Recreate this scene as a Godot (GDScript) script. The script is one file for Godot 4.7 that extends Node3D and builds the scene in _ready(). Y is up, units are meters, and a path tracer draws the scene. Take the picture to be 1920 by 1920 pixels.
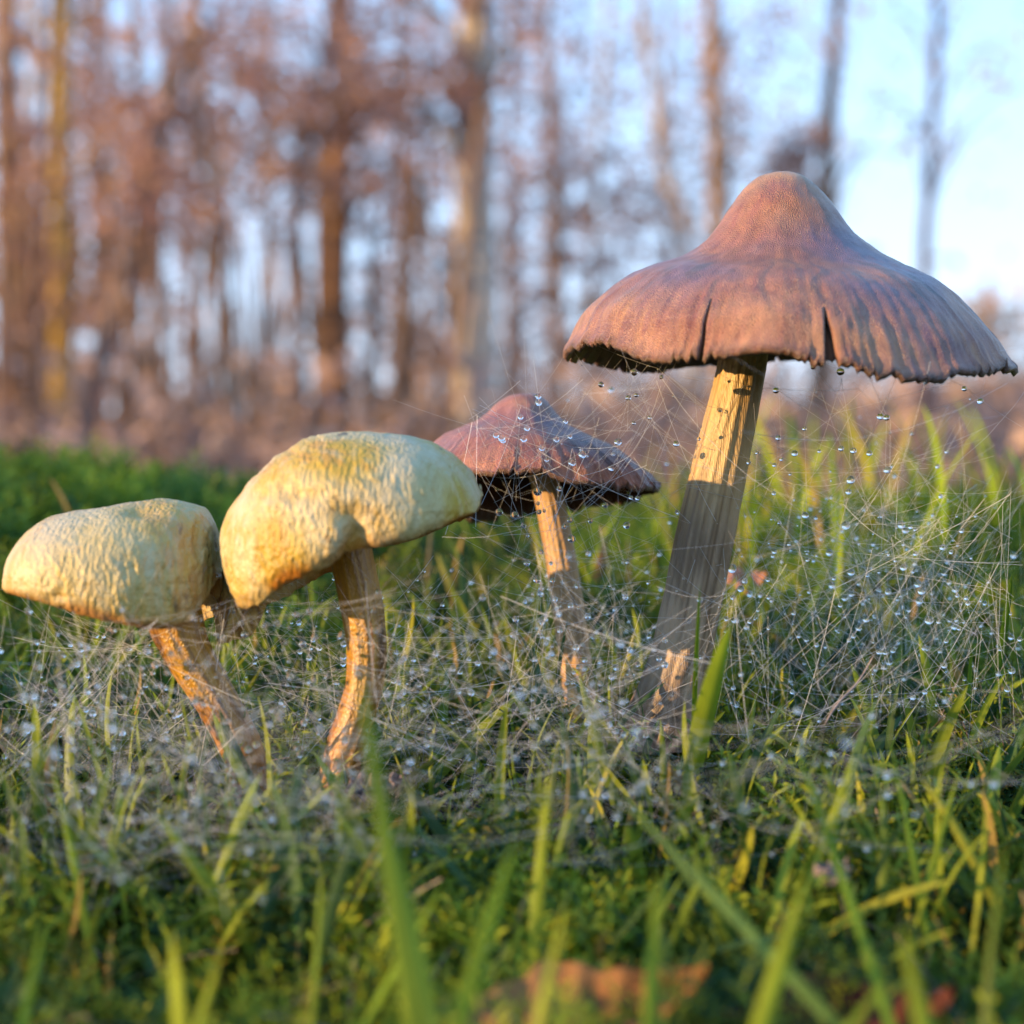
extends Node3D
# Four wet mushrooms in mossy grass hung with dewy spider silk, an autumn wood behind.
# Metres, real size: the tall mushroom stands about 5 cm high. The lens sits 29 mm above the turf, looking along -z.

const EYE := 0.029          # height of the lens
const FOCAL := 2788.0       # focal length in photograph pixels (1920 wide)
const FOCUS := 0.164        # distance in focus

var rng := RandomNumberGenerator.new()
var na := FastNoiseLite.new()   # soft noise
var nb := FastNoiseLite.new()   # fractal noise
var taken := {}
var M := {}

# ------------------------------------------------------------------ helpers

class Shape:
	var v := PackedVector3Array()
	var c := PackedColorArray()
	var t := PackedVector2Array()
	var i := PackedInt32Array()
	func add(p: Vector3, col := Color.WHITE, uv := Vector2.ZERO) -> int:
		v.append(p); c.append(col); t.append(uv)
		return v.size() - 1
	func tri(a: int, b: int, d: int) -> void:
		i.append(a); i.append(b); i.append(d)
	func quad(a: int, b: int, d: int, e: int) -> void:
		i.append(a); i.append(b); i.append(d); i.append(a); i.append(d); i.append(e)
	# joins rows of equal length, vertices already added from first on
	func grid(first: int, rows: int, cols: int, wrap := false, flip := false) -> void:
		for r in rows - 1:
			for k in (cols if wrap else cols - 1):
				var a := first + r * cols + k
				var b := first + r * cols + (k + 1) % cols
				var d := b + cols
				var e := a + cols
				if flip: quad(a, e, d, b)
				else: quad(a, b, d, e)
	var weld := false
	func normals() -> PackedVector3Array:
		var n := PackedVector3Array()
		n.resize(v.size())
		for k in range(0, i.size(), 3):
			var a := i[k]; var b := i[k + 1]; var d := i[k + 2]
			var x := (v[d] - v[a]).cross(v[b] - v[a]) * 1e6
			n[a] += x; n[b] += x; n[d] += x
		if weld:
			var same := {}
			for k in v.size():
				var key := v[k].snapped(Vector3.ONE * 1e-7)
				same[key] = same.get(key, Vector3.ZERO) + n[k]
			for k in v.size(): n[k] = same[v[k].snapped(Vector3.ONE * 1e-7)]
		for k in n.size():
			n[k] = n[k].normalized() if n[k].length_squared() > 1e-20 else Vector3.UP
		return n
	func mesh() -> ArrayMesh:
		var arr := []
		arr.resize(Mesh.ARRAY_MAX)
		arr[Mesh.ARRAY_VERTEX] = v
		arr[Mesh.ARRAY_NORMAL] = normals()
		arr[Mesh.ARRAY_COLOR] = c
		arr[Mesh.ARRAY_TEX_UV] = t
		arr[Mesh.ARRAY_INDEX] = i
		var m := ArrayMesh.new()
		m.add_surface_from_arrays(Mesh.PRIMITIVE_TRIANGLES, arr)
		return m

func at(px: float, py: float, d: float) -> Vector3:   # the point seen at that pixel of the photograph at depth d
	return Vector3((px - 960.0) / FOCAL * d, EYE + (960.0 - py) / FOCAL * d, -d)

func numbered(called: String) -> String:
	taken[called] = taken.get(called, 0) + 1
	return called if taken[called] == 1 else "%s_%03d" % [called, taken[called] - 1]

func tag(o: Node, label: String, category := "", group := "", kind := "") -> Node:
	o.set_meta("label", label)
	if category: o.set_meta("category", category)
	if group: o.set_meta("group", group)
	if kind: o.set_meta("kind", kind)
	return o

func thing(called: String, where: Vector3, label: String, category: String, group := "") -> Node3D:
	var o := Node3D.new()
	o.name = numbered(called)
	add_child(o)
	o.position = where
	tag(o, label, category, group)
	return o

func part(called: String, s: Shape, m: Material, parent: Node3D, kind := "") -> MeshInstance3D:
	var o := MeshInstance3D.new()
	o.name = called if parent != self else numbered(called)
	var off: Vector3 = parent.position if parent != self else Vector3.ZERO
	if off != Vector3.ZERO:
		for k in s.v.size(): s.v[k] -= off
	o.mesh = s.mesh()
	o.mesh.surface_set_material(0, m)
	parent.add_child(o, true)
	if kind: o.set_meta("kind", kind)
	return o

func rooted(called: String, s: Shape, m: Material, base: Vector3) -> MeshInstance3D:   # a one-mesh thing with its origin at its base
	for k in s.v.size(): s.v[k] -= base
	var o := part(called, s, m, self)
	o.position = base
	return o

func scatter(called: String, mesh: Mesh, m: Material, where: Array, tints: PackedColorArray, parent: Node = self) -> MultiMeshInstance3D:
	var mm := MultiMesh.new()
	mm.transform_format = MultiMesh.TRANSFORM_3D
	mm.use_colors = true
	mm.mesh = mesh
	mm.instance_count = where.size()
	for k in where.size():
		mm.set_instance_transform(k, where[k])
		mm.set_instance_color(k, tints[k])
	var o := MultiMeshInstance3D.new()
	o.name = numbered(called)
	o.multimesh = mm
	(mesh as ArrayMesh).surface_set_material(0, m)
	o.set_meta("kind", "stuff")
	parent.add_child(o, true)
	return o

func rnd(a: float, b: float) -> float: return rng.randf_range(a, b)

func table(t: Array, x: float) -> float:   # piecewise smooth lookup in [[x, y], ...]
	if x <= t[0][0]: return t[0][1]
	for k in range(1, t.size()):
		if x <= t[k][0]:
			var f: float = (x - t[k - 1][0]) / maxf(t[k][0] - t[k - 1][0], 1e-9)
			return lerpf(t[k - 1][1], t[k][1], f)
	return t[-1][1]

func smooth_table(t: Array, x: float, w: float) -> float:
	return (table(t, x - w) + 2.0 * table(t, x - w * 0.5) + 3.0 * table(t, x) + 2.0 * table(t, x + w * 0.5) + table(t, x + w)) / 9.0

func mixc(a: Color, b: Color, f: float) -> Color: return a.lerp(b, clampf(f, 0.0, 1.0))

func grain(freq: float, octaves: int, seed_: int, size := 512, type := FastNoiseLite.TYPE_SIMPLEX_SMOOTH) -> ImageTexture:
	var n := FastNoiseLite.new()
	n.noise_type = type
	n.frequency = freq
	n.fractal_octaves = octaves
	n.fractal_type = FastNoiseLite.FRACTAL_FBM if octaves > 1 else FastNoiseLite.FRACTAL_NONE
	n.seed = seed_
	return ImageTexture.create_from_image(n.get_seamless_image(size, size))

func mat(called: String, rough: float, spec := 0.5) -> StandardMaterial3D:
	var m := StandardMaterial3D.new()
	m.resource_name = called
	m.albedo_color = Color.WHITE
	m.vertex_color_use_as_albedo = true
	m.roughness = rough
	m.metallic_specular = spec
	return m

func relief(m: StandardMaterial3D, tex: Texture2D, tile_m: float, depth_cm: float, stretch := Vector3.ONE) -> void:
	m.uv1_triplanar = true
	m.uv1_world_triplanar = true
	m.uv1_scale = stretch / tile_m
	m.heightmap_enabled = true
	m.heightmap_texture = tex
	m.heightmap_scale = depth_cm

func make_materials() -> void:
	var fine := grain(0.10, 4, 3)
	var fibre := grain(0.03, 4, 5)
	var m := mat("brown_cap_skin", 0.34, 0.62)
	relief(m, fine, 0.009, 0.032)
	m.rim_enabled = true; m.rim = 0.15; m.rim_tint = 0.2
	M.brown = m
	m = mat("brown_gill", 0.7, 0.3); relief(m, fine, 0.008, 0.01); M.gill = m
	m = mat("yellow_cap_skin", 0.40, 0.45); relief(m, grain(0.022, 5, 9), 0.012, 0.036, Vector3(1.6, 0.75, 1.6)); M.yellow = m
	m = mat("stem_fibre", 0.48, 0.5); relief(m, fibre, 0.012, 0.010, Vector3(3.0, 0.55, 3.0)); M.stem = m
	m = mat("golden_stem", 0.34, 0.55); relief(m, grain(0.03, 4, 12), 0.008, 0.012, Vector3(1.6, 0.9, 1.6)); M.golden = m
	m = mat("grass_leaf", 0.5, 0.28); m.cull_mode = BaseMaterial3D.CULL_DISABLED
	m.backlight_enabled = true; m.backlight = Color(0.92, 0.92, 0.92); M.grass = m
	m = mat("moss_leaf", 0.55, 0.4); m.cull_mode = BaseMaterial3D.CULL_DISABLED
	m.backlight_enabled = true; m.backlight = Color(0.85, 0.85, 0.85); M.moss = m
	m = mat("tree_leaf", 0.6, 0.4); m.cull_mode = BaseMaterial3D.CULL_DISABLED
	m.backlight_enabled = true; m.backlight = Color(0.9, 0.9, 0.9); M.leaf = m
	m = mat("bark", 0.85, 0.3); relief(m, grain(0.02, 4, 15), 0.6, 1.2, Vector3(2.5, 0.6, 2.5)); M.bark = m
	m = mat("soil", 0.9, 0.3); relief(m, grain(0.03, 5, 17), 0.02, 0.08); M.soil = m
	m = mat("dry_leaf", 0.8, 0.25); relief(m, grain(0.03, 4, 19), 0.012, 0.02); m.cull_mode = BaseMaterial3D.CULL_DISABLED; M.dry = m
	m = mat("silk", 0.35, 0.6); m.backlight_enabled = true; m.backlight = Color(0.8, 0.8, 0.8); M.silk = m
	m = mat("straw", 0.6, 0.4); M.straw = m
	m = StandardMaterial3D.new(); m.resource_name = "water"; m.albedo_color = Color(1, 1, 1, 0.02); m.roughness = 0.02
	m.refraction_enabled = true; m.refraction_scale = 0.033; m.transparency = BaseMaterial3D.TRANSPARENCY_ALPHA
	M.water = m

# ------------------------------------------------------------------ the ground

func bell(x: float, z: float, cx: float, cz: float, sx: float, sz: float) -> float:
	return exp(-pow((x - cx) / sx, 2.0) - pow((z - cz) / sz, 2.0))

func ground(x: float, z: float) -> float:
	var d := -z
	var h := na.get_noise_2d(x * 1600.0, z * 1600.0) * 0.0016
	h -= smoothstep(0.20, 0.085, d) * 0.0150
	h += smoothstep(0.175, 0.31, d) * 0.0215 * (1.0 - 0.35 * smoothstep(0.6, 1.2, d))
	h += bell(x, d, -0.095, 0.30, 0.050, 0.05) * 0.0105
	h += bell(x, d, 0.095, 0.29, 0.05, 0.05) * 0.0035
	if d > 0.5:
		var far := smoothstep(0.5, 6.0, d)
		h += far * (na.get_noise_2d(x * 20.0, z * 20.0) * 0.10 - 0.02)
		h += smoothstep(9.0, 34.0, d) * (2.0 + 0.06 * clampf(x, -30.0, 30.0) + na.get_noise_2d(x * 5.0 + 70.0, z * 5.0) * 0.9)
	return h

func make_ground() -> void:
	var s := Shape.new()
	var rings := 150
	var cols := 220
	s.add(Vector3(0, ground(0, 0), 0), Color(0.02, 0.025, 0.012))
	for r in rings:
		var rad := 0.02 * pow(90.0 / 0.02, float(r) / (rings - 1))
		for k in cols:
			var a := TAU * k / cols
			var p := Vector3(cos(a) * rad, 0, sin(a) * rad)
			p.y = ground(p.x, p.z)
			var n := nb.get_noise_2d(p.x * 900.0, p.z * 900.0)
			var near := mixc(Color(0.018, 0.016, 0.009), Color(0.03, 0.045, 0.012), n * 1.2 + 0.5)
			var wood := mixc(Color(0.12, 0.052, 0.03), Color(0.20, 0.095, 0.06), nb.get_noise_2d(p.x * 30.0, p.z * 30.0) + 0.5)
			s.add(p, near.lerp(wood, smoothstep(0.7, 2.5, rad)))
	for k in cols:
		s.tri(0, 1 + (k + 1) % cols, 1 + k)
	s.grid(1, rings, cols, true, true)
	# clockwise from above
	var o := part("ground", s, M.soil, self, "structure")
	tag(o, "mossy turf rising into a leaf strewn wood", "", "", "structure")

# ------------------------------------------------------------------ mushrooms

# a bell-shaped cap with a knob: outlines left and right, the rim as it runs in front and behind, slits at the rim
func bell_cap(o: Dictionary) -> Dictionary:
	var D: float = o.d
	var k := D / FOCAL
	var centre := at(o.axis, 960, D)
	var apex: float = at(o.axis, o.top, D).y
	var pl: Array = o.left; var pr: Array = o.right
	var rl: float = pl[-1][0] * k; var rr: float = pr[-1][0] * k
	var slits: Array = o.slits
	var ns := 84
	var sectors := []
	if slits.is_empty():
		sectors.append([0.0, TAU, null, null])
	else:
		for j in slits.size():
			var a: float = slits[j][0]
			var b: float = slits[(j + 1) % slits.size()][0]
			if b <= a: b += TAU
			sectors.append([a, b, slits[j], slits[(j + 1) % slits.size()]])
	var cap := Shape.new()
	cap.weld = true
	var under := Shape.new()
	for sec in sectors:
		var cols := int(ceil((sec[1] - sec[0]) / TAU * 420.0)) + 1
		var top0 := cap.v.size()
		var rows := ns + 1
		var tops := []
		for r in rows:
			var s := float(r) / ns
			for q in cols:
				var f := float(q) / (cols - 1)
				var th: float = lerpf(sec[0], sec[1], f)
				var edge := 0.0
				if sec[2] != null:
					edge += sec[2][1] * 0.5 * clampf((s - sec[2][2]) / (1.0 - sec[2][2]), 0, 1) * pow(1.0 - f, 12.0)
					edge -= sec[3][1] * 0.5 * clampf((s - sec[3][2]) / (1.0 - sec[3][2]), 0, 1) * pow(f, 12.0)
				var ang := th + edge
				var p := bell_point(o, centre, apex, pl, pr, rl, rr, ang, s)
				# flaps beside a slit curl a little
				if sec[2] != null and s > sec[2][2]:
					p.y += 0.0006 * pow(1.0 - f, 10.0) * (s - sec[2][2]) / (1.0 - sec[2][2])
				cap.add(p, o.colour.call(ang, s, p), Vector2(ang / TAU, s))
		cap.grid(top0, rows, cols, false, true)
		# the underside follows the top at the thickness of the flesh, ridged into gills
		var low0 := cap.v.size()
		for r in rows:
			var s := float(r) / ns
			for q in cols:
				var p := cap.v[top0 + r * cols + q]
				var thick: float = lerpf(o.flesh, 0.0005, pow(s, 0.6))
				var inward := Vector3(centre.x - p.x, 0, centre.z - p.z) * 0.02 * s
				cap.add(p + Vector3(0, -thick, 0) + inward, o.gill_colour * rnd(0.75, 1.25), Vector2.ZERO)
		cap.grid(low0, rows, cols, false, false)
		for q in cols - 1:   # the torn rim
			var a := top0 + ns * cols + q
			var b := low0 + ns * cols + q
			cap.quad(a, b, b + 1, a + 1)
		if sec[2] != null:   # walls of the slits
			for r in ns:
				var s := float(r + 1) / ns
				if s > sec[2][2]:
					var a := top0 + r * cols; var b := low0 + r * cols
					cap.quad(a, b, b + cols, a + cols)
				if s > sec[3][2]:
					var a := top0 + r * cols + cols - 1; var b := low0 + r * cols + cols - 1
					cap.quad(a, a + cols, b + cols, b)
	# gills: one ridged sheet hung under the flesh
	var gc := 360
	var gr := 26
	for r in gr:
		var s := lerpf(0.12, 0.96, float(r) / (gr - 1))
		for q in gc:
			var ang := TAU * q / gc
			var p := bell_point(o, centre, apex, pl, pr, rl, rr, ang, s)
			var thick: float = lerpf(o.flesh, 0.0005, pow(s, 0.6)) + 0.0004
			var ridge := (0.0011 if q % 4 == 0 else (0.0006 if q % 4 == 2 else 0.0)) * (1.0 - pow(s, 8.0))
			p.y -= thick + ridge
			under.add(p, o.gill_colour * (1.5 if q % 2 == 0 else 0.6))
	under.grid(0, gr, gc, true, false)
	return {"cap": cap, "gills": under, "apex": apex, "centre": centre}

func bell_point(o: Dictionary, centre: Vector3, apex: float, pl: Array, pr: Array, rl: float, rr: float, ang: float, s: float) -> Vector3:
	var cx := cos(ang); var sz := sin(ang)     # angle 0 to the right, a quarter turn towards the lens
	var w := 0.5 + 0.5 * cx
	var rx := rr if cx > 0 else rl
	var rz: float = o.rz
	var R := 1.0 / sqrt(pow(cx / rx, 2.0) + pow(sz / rz, 2.0))
	R *= 1.0 + 0.012 * na.get_noise_2d(cos(ang) * 90.0 + o.seed, sin(ang) * 90.0)
	var x := centre.x + R * cx
	var z := centre.z + R * sz
	var px := 960.0 + FOCAL * x / -z
	var body := smoothstep(0.80, 1.0, s)
	var fr := lerpf(smooth_table(o.front, px, 190.0 * o.d * FOCAL / 474.0 * o.get("span", 1.0)), smooth_table(o.front, px, 8.0), body)
	var bk := lerpf(smooth_table(o.back, px, 150.0), smooth_table(o.back, px, 10.0), body)
	var front := smoothstep(-0.10, 0.16, sz)
	var ry: float = EYE + (960.0 - lerpf(bk, fr, front)) / FOCAL * -z
	var jag: float = nb.get_noise_3d(cx * 1900.0, sz * 1900.0, o.seed * 50.0) * 0.00045 + na.get_noise_3d(cx * 260.0, sz * 260.0, o.seed * 40.0) * 0.00042
	var cut: float = na.get_noise_3d(cx * 900.0 + 77.0, sz * 900.0, o.seed * 90.0)
	jag *= clampf(0.55 + 1.6 * na.get_noise_3d(cx * 190.0, sz * 190.0, o.seed * 70.0), 0.1, 1.6)
	jag += smoothstep(0.40, 0.7, cut) * 0.0007
	var sl: float = s * pl[-1][0]; var sr: float = s * pr[-1][0]
	var hl: float = (smooth_table(pl, sl, 0.053 * pl[-1][0]) - pl[-1][1]) / (pl[0][1] - pl[-1][1])
	var hr: float = (smooth_table(pr, sr, 0.053 * pr[-1][0]) - pr[-1][1]) / (pr[0][1] - pr[-1][1])
	var h := lerpf(hl, hr, w)
	h -= 0.135 * h * pow(sin(PI * clampf((s - 0.10) / 0.75, 0.0, 1.0)), 2.0) * (0.45 + 0.55 * maxf(sz, 0.0)) * o.get("waist", 1.0)
	if s > 0.93: h = lerpf(h, 0.0, smoothstep(0.93, 1.0, s) * 0.6)
	if s >= 1.0: h = 0.0
	var y := lerpf(ry, apex, h)
	y += jag * pow(s, 9.0)
	var p := Vector3(centre.x + R * s * cx, y, centre.z + R * s * sz)
	# folds running down the cap and fine pleats near the rim
	var fold := na.get_noise_3d(cx * 150.0, sz * 150.0, s * 30.0 + o.seed * 30.0) * 0.00016 * smoothstep(0.25, 0.9, s)
	fold += na.get_noise_3d(cx * 900.0, sz * 900.0, s * 40.0 + o.seed * 20.0) * 0.00008 * smoothstep(0.5, 0.98, s)
	fold += nb.get_noise_3d(p.x * 9000.0, p.y * 9000.0, p.z * 9000.0) * 0.00022
	var out := Vector3(cx, 0.8, sz).normalized()
	return p + out * fold * o.d / 0.175

# a stem through pixel stations [x, y, width] at one depth (plus an offset per station)
func stem_shape(st: Array, d: float, seed_: float, colour: Callable, ragged := 0.0) -> Shape:
	var s := Shape.new()
	var rows := 130
	var cols := 72
	var n := st.size()
	for r in rows:
		var f := float(r) / (rows - 1) * (n - 1)
		var j := mini(int(f), n - 2)
		var u := f - j
		var p0: Array = st[maxi(j - 1, 0)]; var p1: Array = st[j]; var p2: Array = st[j + 1]; var p3: Array = st[mini(j + 2, n - 1)]
		var c3 := []
		for e in 3:
			c3.append(0.5 * (2.0 * p1[e] + (p2[e] - p0[e]) * u + (2.0 * p0[e] - 5.0 * p1[e] + 4.0 * p2[e] - p3[e]) * u * u + (3.0 * p1[e] - p0[e] - 3.0 * p2[e] + p3[e]) * u * u * u))
		var c := at(c3[0], c3[1], d)
		var rad: float = c3[2] * 0.5 / FOCAL * d
		for q in cols:
			var a := TAU * q / cols
			var dir := Vector3(cos(a), 0, sin(a))
			var g := na.get_noise_2d(a * 0.0 + cos(a) * 110.0 + seed_, sin(a) * 110.0 + r * 0.35) * 0.07
			g += na.get_noise_2d(cos(a) * 320.0 + seed_, sin(a) * 320.0 + r * 0.5) * 0.025
			g += nb.get_noise_3d(cos(a) * 120.0, r * 2.2 + seed_, sin(a) * 120.0) * (0.035 + ragged * smoothstep(0.45, 1.0, float(r) / rows))
			var p := c + dir * rad * (1.0 + g)
			s.add(p, colour.call(a, float(r) / (rows - 1), p), Vector2(a / TAU, f))
	s.grid(0, rows, cols, true, true)
	var b := s.add(at(st[-1][0], st[-1][1] + 10, d), Color(0.1, 0.05, 0.02))
	for q in cols:
		s.tri(b, (rows - 1) * cols + q, (rows - 1) * cols + (q + 1) % cols)
	return s

# a puffy cap built as a row of rounded sections along a slanted axis: top and bottom outlines in pixels
func pillow_cap(o: Dictionary) -> Shape:
	var s := Shape.new()
	var ca := cos(o.slant); var sa := sin(o.slant)
	var tu := []; var bu := []
	for p in o.top: tu.append([ca * p[0] + sa * p[1], sa * p[0] - ca * p[1]])
	for p in o.bottom: bu.append([ca * p[0] + sa * p[1], sa * p[0] - ca * p[1]])
	tu.sort_custom(func(a, b): return a[0] < b[0])
	bu.sort_custom(func(a, b): return a[0] < b[0])
	var u0: float = minf(tu[0][0], bu[0][0]); var u1: float = maxf(tu[-1][0], bu[-1][0])
	var rows := 190
	var cols := 150
	var D: float = o.d
	for r in rows:
		var e := -cos(PI * r / (rows - 1))            # crowded towards the ends
		var u := lerpf(u0, u1, 0.5 + 0.5 * e)
		var w := 16.0 * (1.0 - absf(e))
		var vt := smooth_table(tu, u, w); var vb := smooth_table(bu, u, w)
		if vt < vb + 2.0:
			var mid := (vt + vb) * 0.5
			vt = mid + 1.0; vb = mid - 1.0
		var half: float = o.depth * pow(maxf(1.0 - e * e, 0.0), 0.42)
		for q in cols:
			var a := TAU * q / cols                   # 0 top, a quarter turn towards the lens, half a turn underside
			var y := 0.0
			var zz := 0.0
			var lift := 0.20 * (vt - vb)
			if cos(a) > -0.02:
				zz = signf(sin(a)) * pow(absf(sin(a)), 0.95) * half
				y = vb + lift + (vt - vb - lift) * pow(maxf(cos(a), 0.0), 0.8)
			else:
				var b := -cos(a)                      # 0 at the rim, 1 in the middle of the underside
				zz = sin(a) * half * (1.0 - 0.05 * b)
				var roll := sin(minf(b / 0.5, 1.0) * PI * 0.5)
				y = vb + lift * (1.0 - roll) + smoothstep(0.45, 0.9, b) * lift * 1.6
			var ppx := ca * u + sa * y
			var ppy := sa * u - ca * y
			var dd := D - zz
			var pp := at(ppx, ppy, D)
			# keep the outline where the nearer rim is seen
			var low := clampf(-cos(a) + 0.4, 0.0, 1.0) * clampf(sin(a), 0, 1)
			pp.y = lerpf(pp.y, at(ppx, ppy, dd).y, low)
			pp.z = -dd
			s.add(pp, Color.WHITE, Vector2(u, y))
	s.grid(0, rows, cols, true, true)
	var n := s.normals()
	for k in s.v.size():
		var p := s.v[k]
		var pxx := 960.0 + FOCAL * p.x / -p.z
		var pyy := 960.0 - FOCAL * (p.y - EYE) / -p.z
		var disp := na.get_noise_3d(p.x * 5200.0 + o.seed, p.y * 5200.0, p.z * 5200.0) * 0.00014
		var bend := na.get_noise_3d(p.x * 9000.0, p.y * 9000.0, p.z * 9000.0 + o.seed) * 30.0
		var wr := 1.0 - absf(na.get_noise_3d(p.x * 34000.0 + o.seed + bend, p.y * 13000.0 - bend, p.z * 34000.0))
		var wide := 1.0 - absf(na.get_noise_3d(p.x * 17000.0 + o.seed - bend, p.y * 6500.0 + bend, p.z * 17000.0))
		disp += (pow(wr, 3.0) * 0.7 + pow(wide, 3.0) - 0.8) * 0.00019 * clampf(0.45 + na.get_noise_3d(p.x * 5000.0, p.y * 5000.0, p.z * 5000.0 + o.seed) * 1.7 - n[k].y * 0.7, 0.10, 1.1)
		disp += nb.get_noise_3d(p.x * 14000.0, p.y * 14000.0, p.z * 14000.0 + o.seed) * 0.00010
		var stain := 0.0
		for dent in o.dents:
			var f := exp(-(pow((pxx - dent[0]) / dent[2], 2.0) + pow((pyy - dent[1]) / dent[3], 2.0)))
			if n[k].z > -0.2 or n[k].y > 0.5:
				disp -= f * dent[4]
				stain = maxf(stain, f * dent[5])
		s.v[k] = p + n[k] * disp
		s.c[k] = o.colour.call(p, n[k], s.t[k], pxx, pyy, stain)
	return s

func brown_colour(seed_: float, ang: float, s: float, p: Vector3) -> Color:
	var x := cos(ang); var z := sin(ang)
	var a := Color(0.36, 0.138, 0.056)     # tan russet
	var b := Color(0.22, 0.064, 0.042)    # red brown
	var c := Color(0.165, 0.083, 0.118)   # plum grey
	var sd := seed_ * 60.0
	var wob := na.get_noise_3d(p.x * 6000.0, p.y * 6000.0, p.z * 6000.0) * 22.0
	var streak := nb.get_noise_3d(x * 210.0 + wob, z * 210.0 - wob, s * 60.0 + sd)
	var broad := na.get_noise_3d(p.x * 4200.0 + sd, p.y * 4200.0, p.z * 4200.0)
	var patch := nb.get_noise_3d(p.x * 6500.0 - sd, p.y * 6500.0, p.z * 6500.0)
	var fine := nb.get_noise_3d(x * 1300.0 + wob * 3.0, z * 1300.0, s * 90.0 + sd)
	var col := b.lerp(a, clampf(0.45 + streak * 0.6 + patch * 0.7 + fine * 0.4, 0, 1))
	col = mixc(col, c, (broad * 1.2 + 0.34 + patch * 0.9 + streak * 0.4) * smoothstep(0.10, 0.35, s) * (1.0 - 0.7 * smoothstep(0.72, 0.92, s)))
	col = mixc(col, Color(0.42, 0.185, 0.085), smoothstep(0.76, 0.95, s) * (0.45 + fine * 0.8 + patch * 0.8))
	col = mixc(col, Color(0.42, 0.21, 0.085), smoothstep(0.34, 0.14, s) * (0.25 + broad + patch))
	col = mixc(col, Color(0.075, 0.045, 0.045), smoothstep(0.20, 0.42, nb.get_noise_3d(x * 230.0 + wob, z * 230.0, s * 30.0 + sd + 900.0)) * 0.7 * smoothstep(0.3, 0.6, s) * smoothstep(0.98, 0.85, s))
	col = mixc(col, Color(0.10, 0.045, 0.03), smoothstep(0.978, 1.0, s) * (0.7 + fine))
	return col * 0.9 * (1.0 + 0.4 * nb.get_noise_3d(p.x * 26000.0, p.y * 26000.0, p.z * 26000.0))

func make_tall_mushroom() -> void:
	var d := 0.170
	var t := thing("brown_mushroom", at(1250, 1400, d), "tall brown mushroom with a wide knobbed cap split at the rim, pale leaning stem", "mushroom", "brown mushrooms")
	var deg := PI / 180.0
	var spec := {
		"d": d, "axis": 1465.0, "top": 322.0, "rz": 0.0240, "flesh": 0.0045, "seed": 3.0,
		"left": [[0, 355], [25, 353], [45, 345], [85, 315], [110, 272], [135, 240], [175, 215], [225, 195], [275, 170], [325, 135], [370, 95], [400, 50], [410, 12]],
		"right": [[0, 355], [25, 353], [45, 345], [80, 320], [105, 285], [135, 250], [185, 218], [245, 185], [295, 150], [340, 105], [380, 55], [408, 20], [425, -10]],
		"front": [[1050, 662], [1075, 648], [1120, 639], [1150, 647], [1190, 668], [1240, 677], [1300, 680], [1325, 668], [1360, 660], [1400, 655], [1440, 655], [1480, 662], [1520, 680], [1560, 685], [1600, 690], [1650, 702], [1700, 710], [1760, 707], [1820, 701], [1870, 694], [1910, 690]],
		"back": [[1050, 668], [1100, 684], [1160, 694], [1230, 690], [1400, 672], [1600, 668], [1750, 672], [1870, 684], [1910, 688]],
		"slits": [[88.5 * deg, 0.060, 0.86], [120.0 * deg, 0.026, 0.86], [200.0 * deg, 0.004, 0.95]],
		"gill_colour": Color(0.075, 0.030, 0.014),
		"colour": func(a, s, p): return brown_colour(3.0, a, s, p),
	}
	var made := bell_cap(spec)
	part("cap", made.cap, M.brown, t)
	part("gills", made.gills, M.gill, t, "stuff")
	var bark := func(a: float, f: float, p: Vector3) -> Color:
		var n := nb.get_noise_2d(cos(a) * 300.0 + sin(a) * 190.0, f * 22.0)
		var m := nb.get_noise_3d(p.x * 9000.0, p.y * 2600.0, p.z * 9000.0)
		var col := mixc(Color(0.46, 0.31, 0.125), Color(0.25, 0.135, 0.045), 0.40 + n * 0.9 + m * 0.5)
		col = mixc(col, Color(0.07, 0.035, 0.02), smoothstep(0.40, 0.6, n + m * 0.6) * 0.35)
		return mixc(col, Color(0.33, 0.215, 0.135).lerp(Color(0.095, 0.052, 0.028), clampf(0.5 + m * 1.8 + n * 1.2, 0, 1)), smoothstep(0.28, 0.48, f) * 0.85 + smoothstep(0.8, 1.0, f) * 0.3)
	part("stem", stem_shape([[1400, 610, 92], [1390, 690, 90], [1366, 800, 98], [1343, 900, 106], [1322, 1000, 110], [1303, 1100, 110], [1284, 1190, 112], [1264, 1270, 122], [1246, 1340, 142], [1236, 1400, 150]], d, 11.0, bark, 0.10), M.stem, t)

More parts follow.
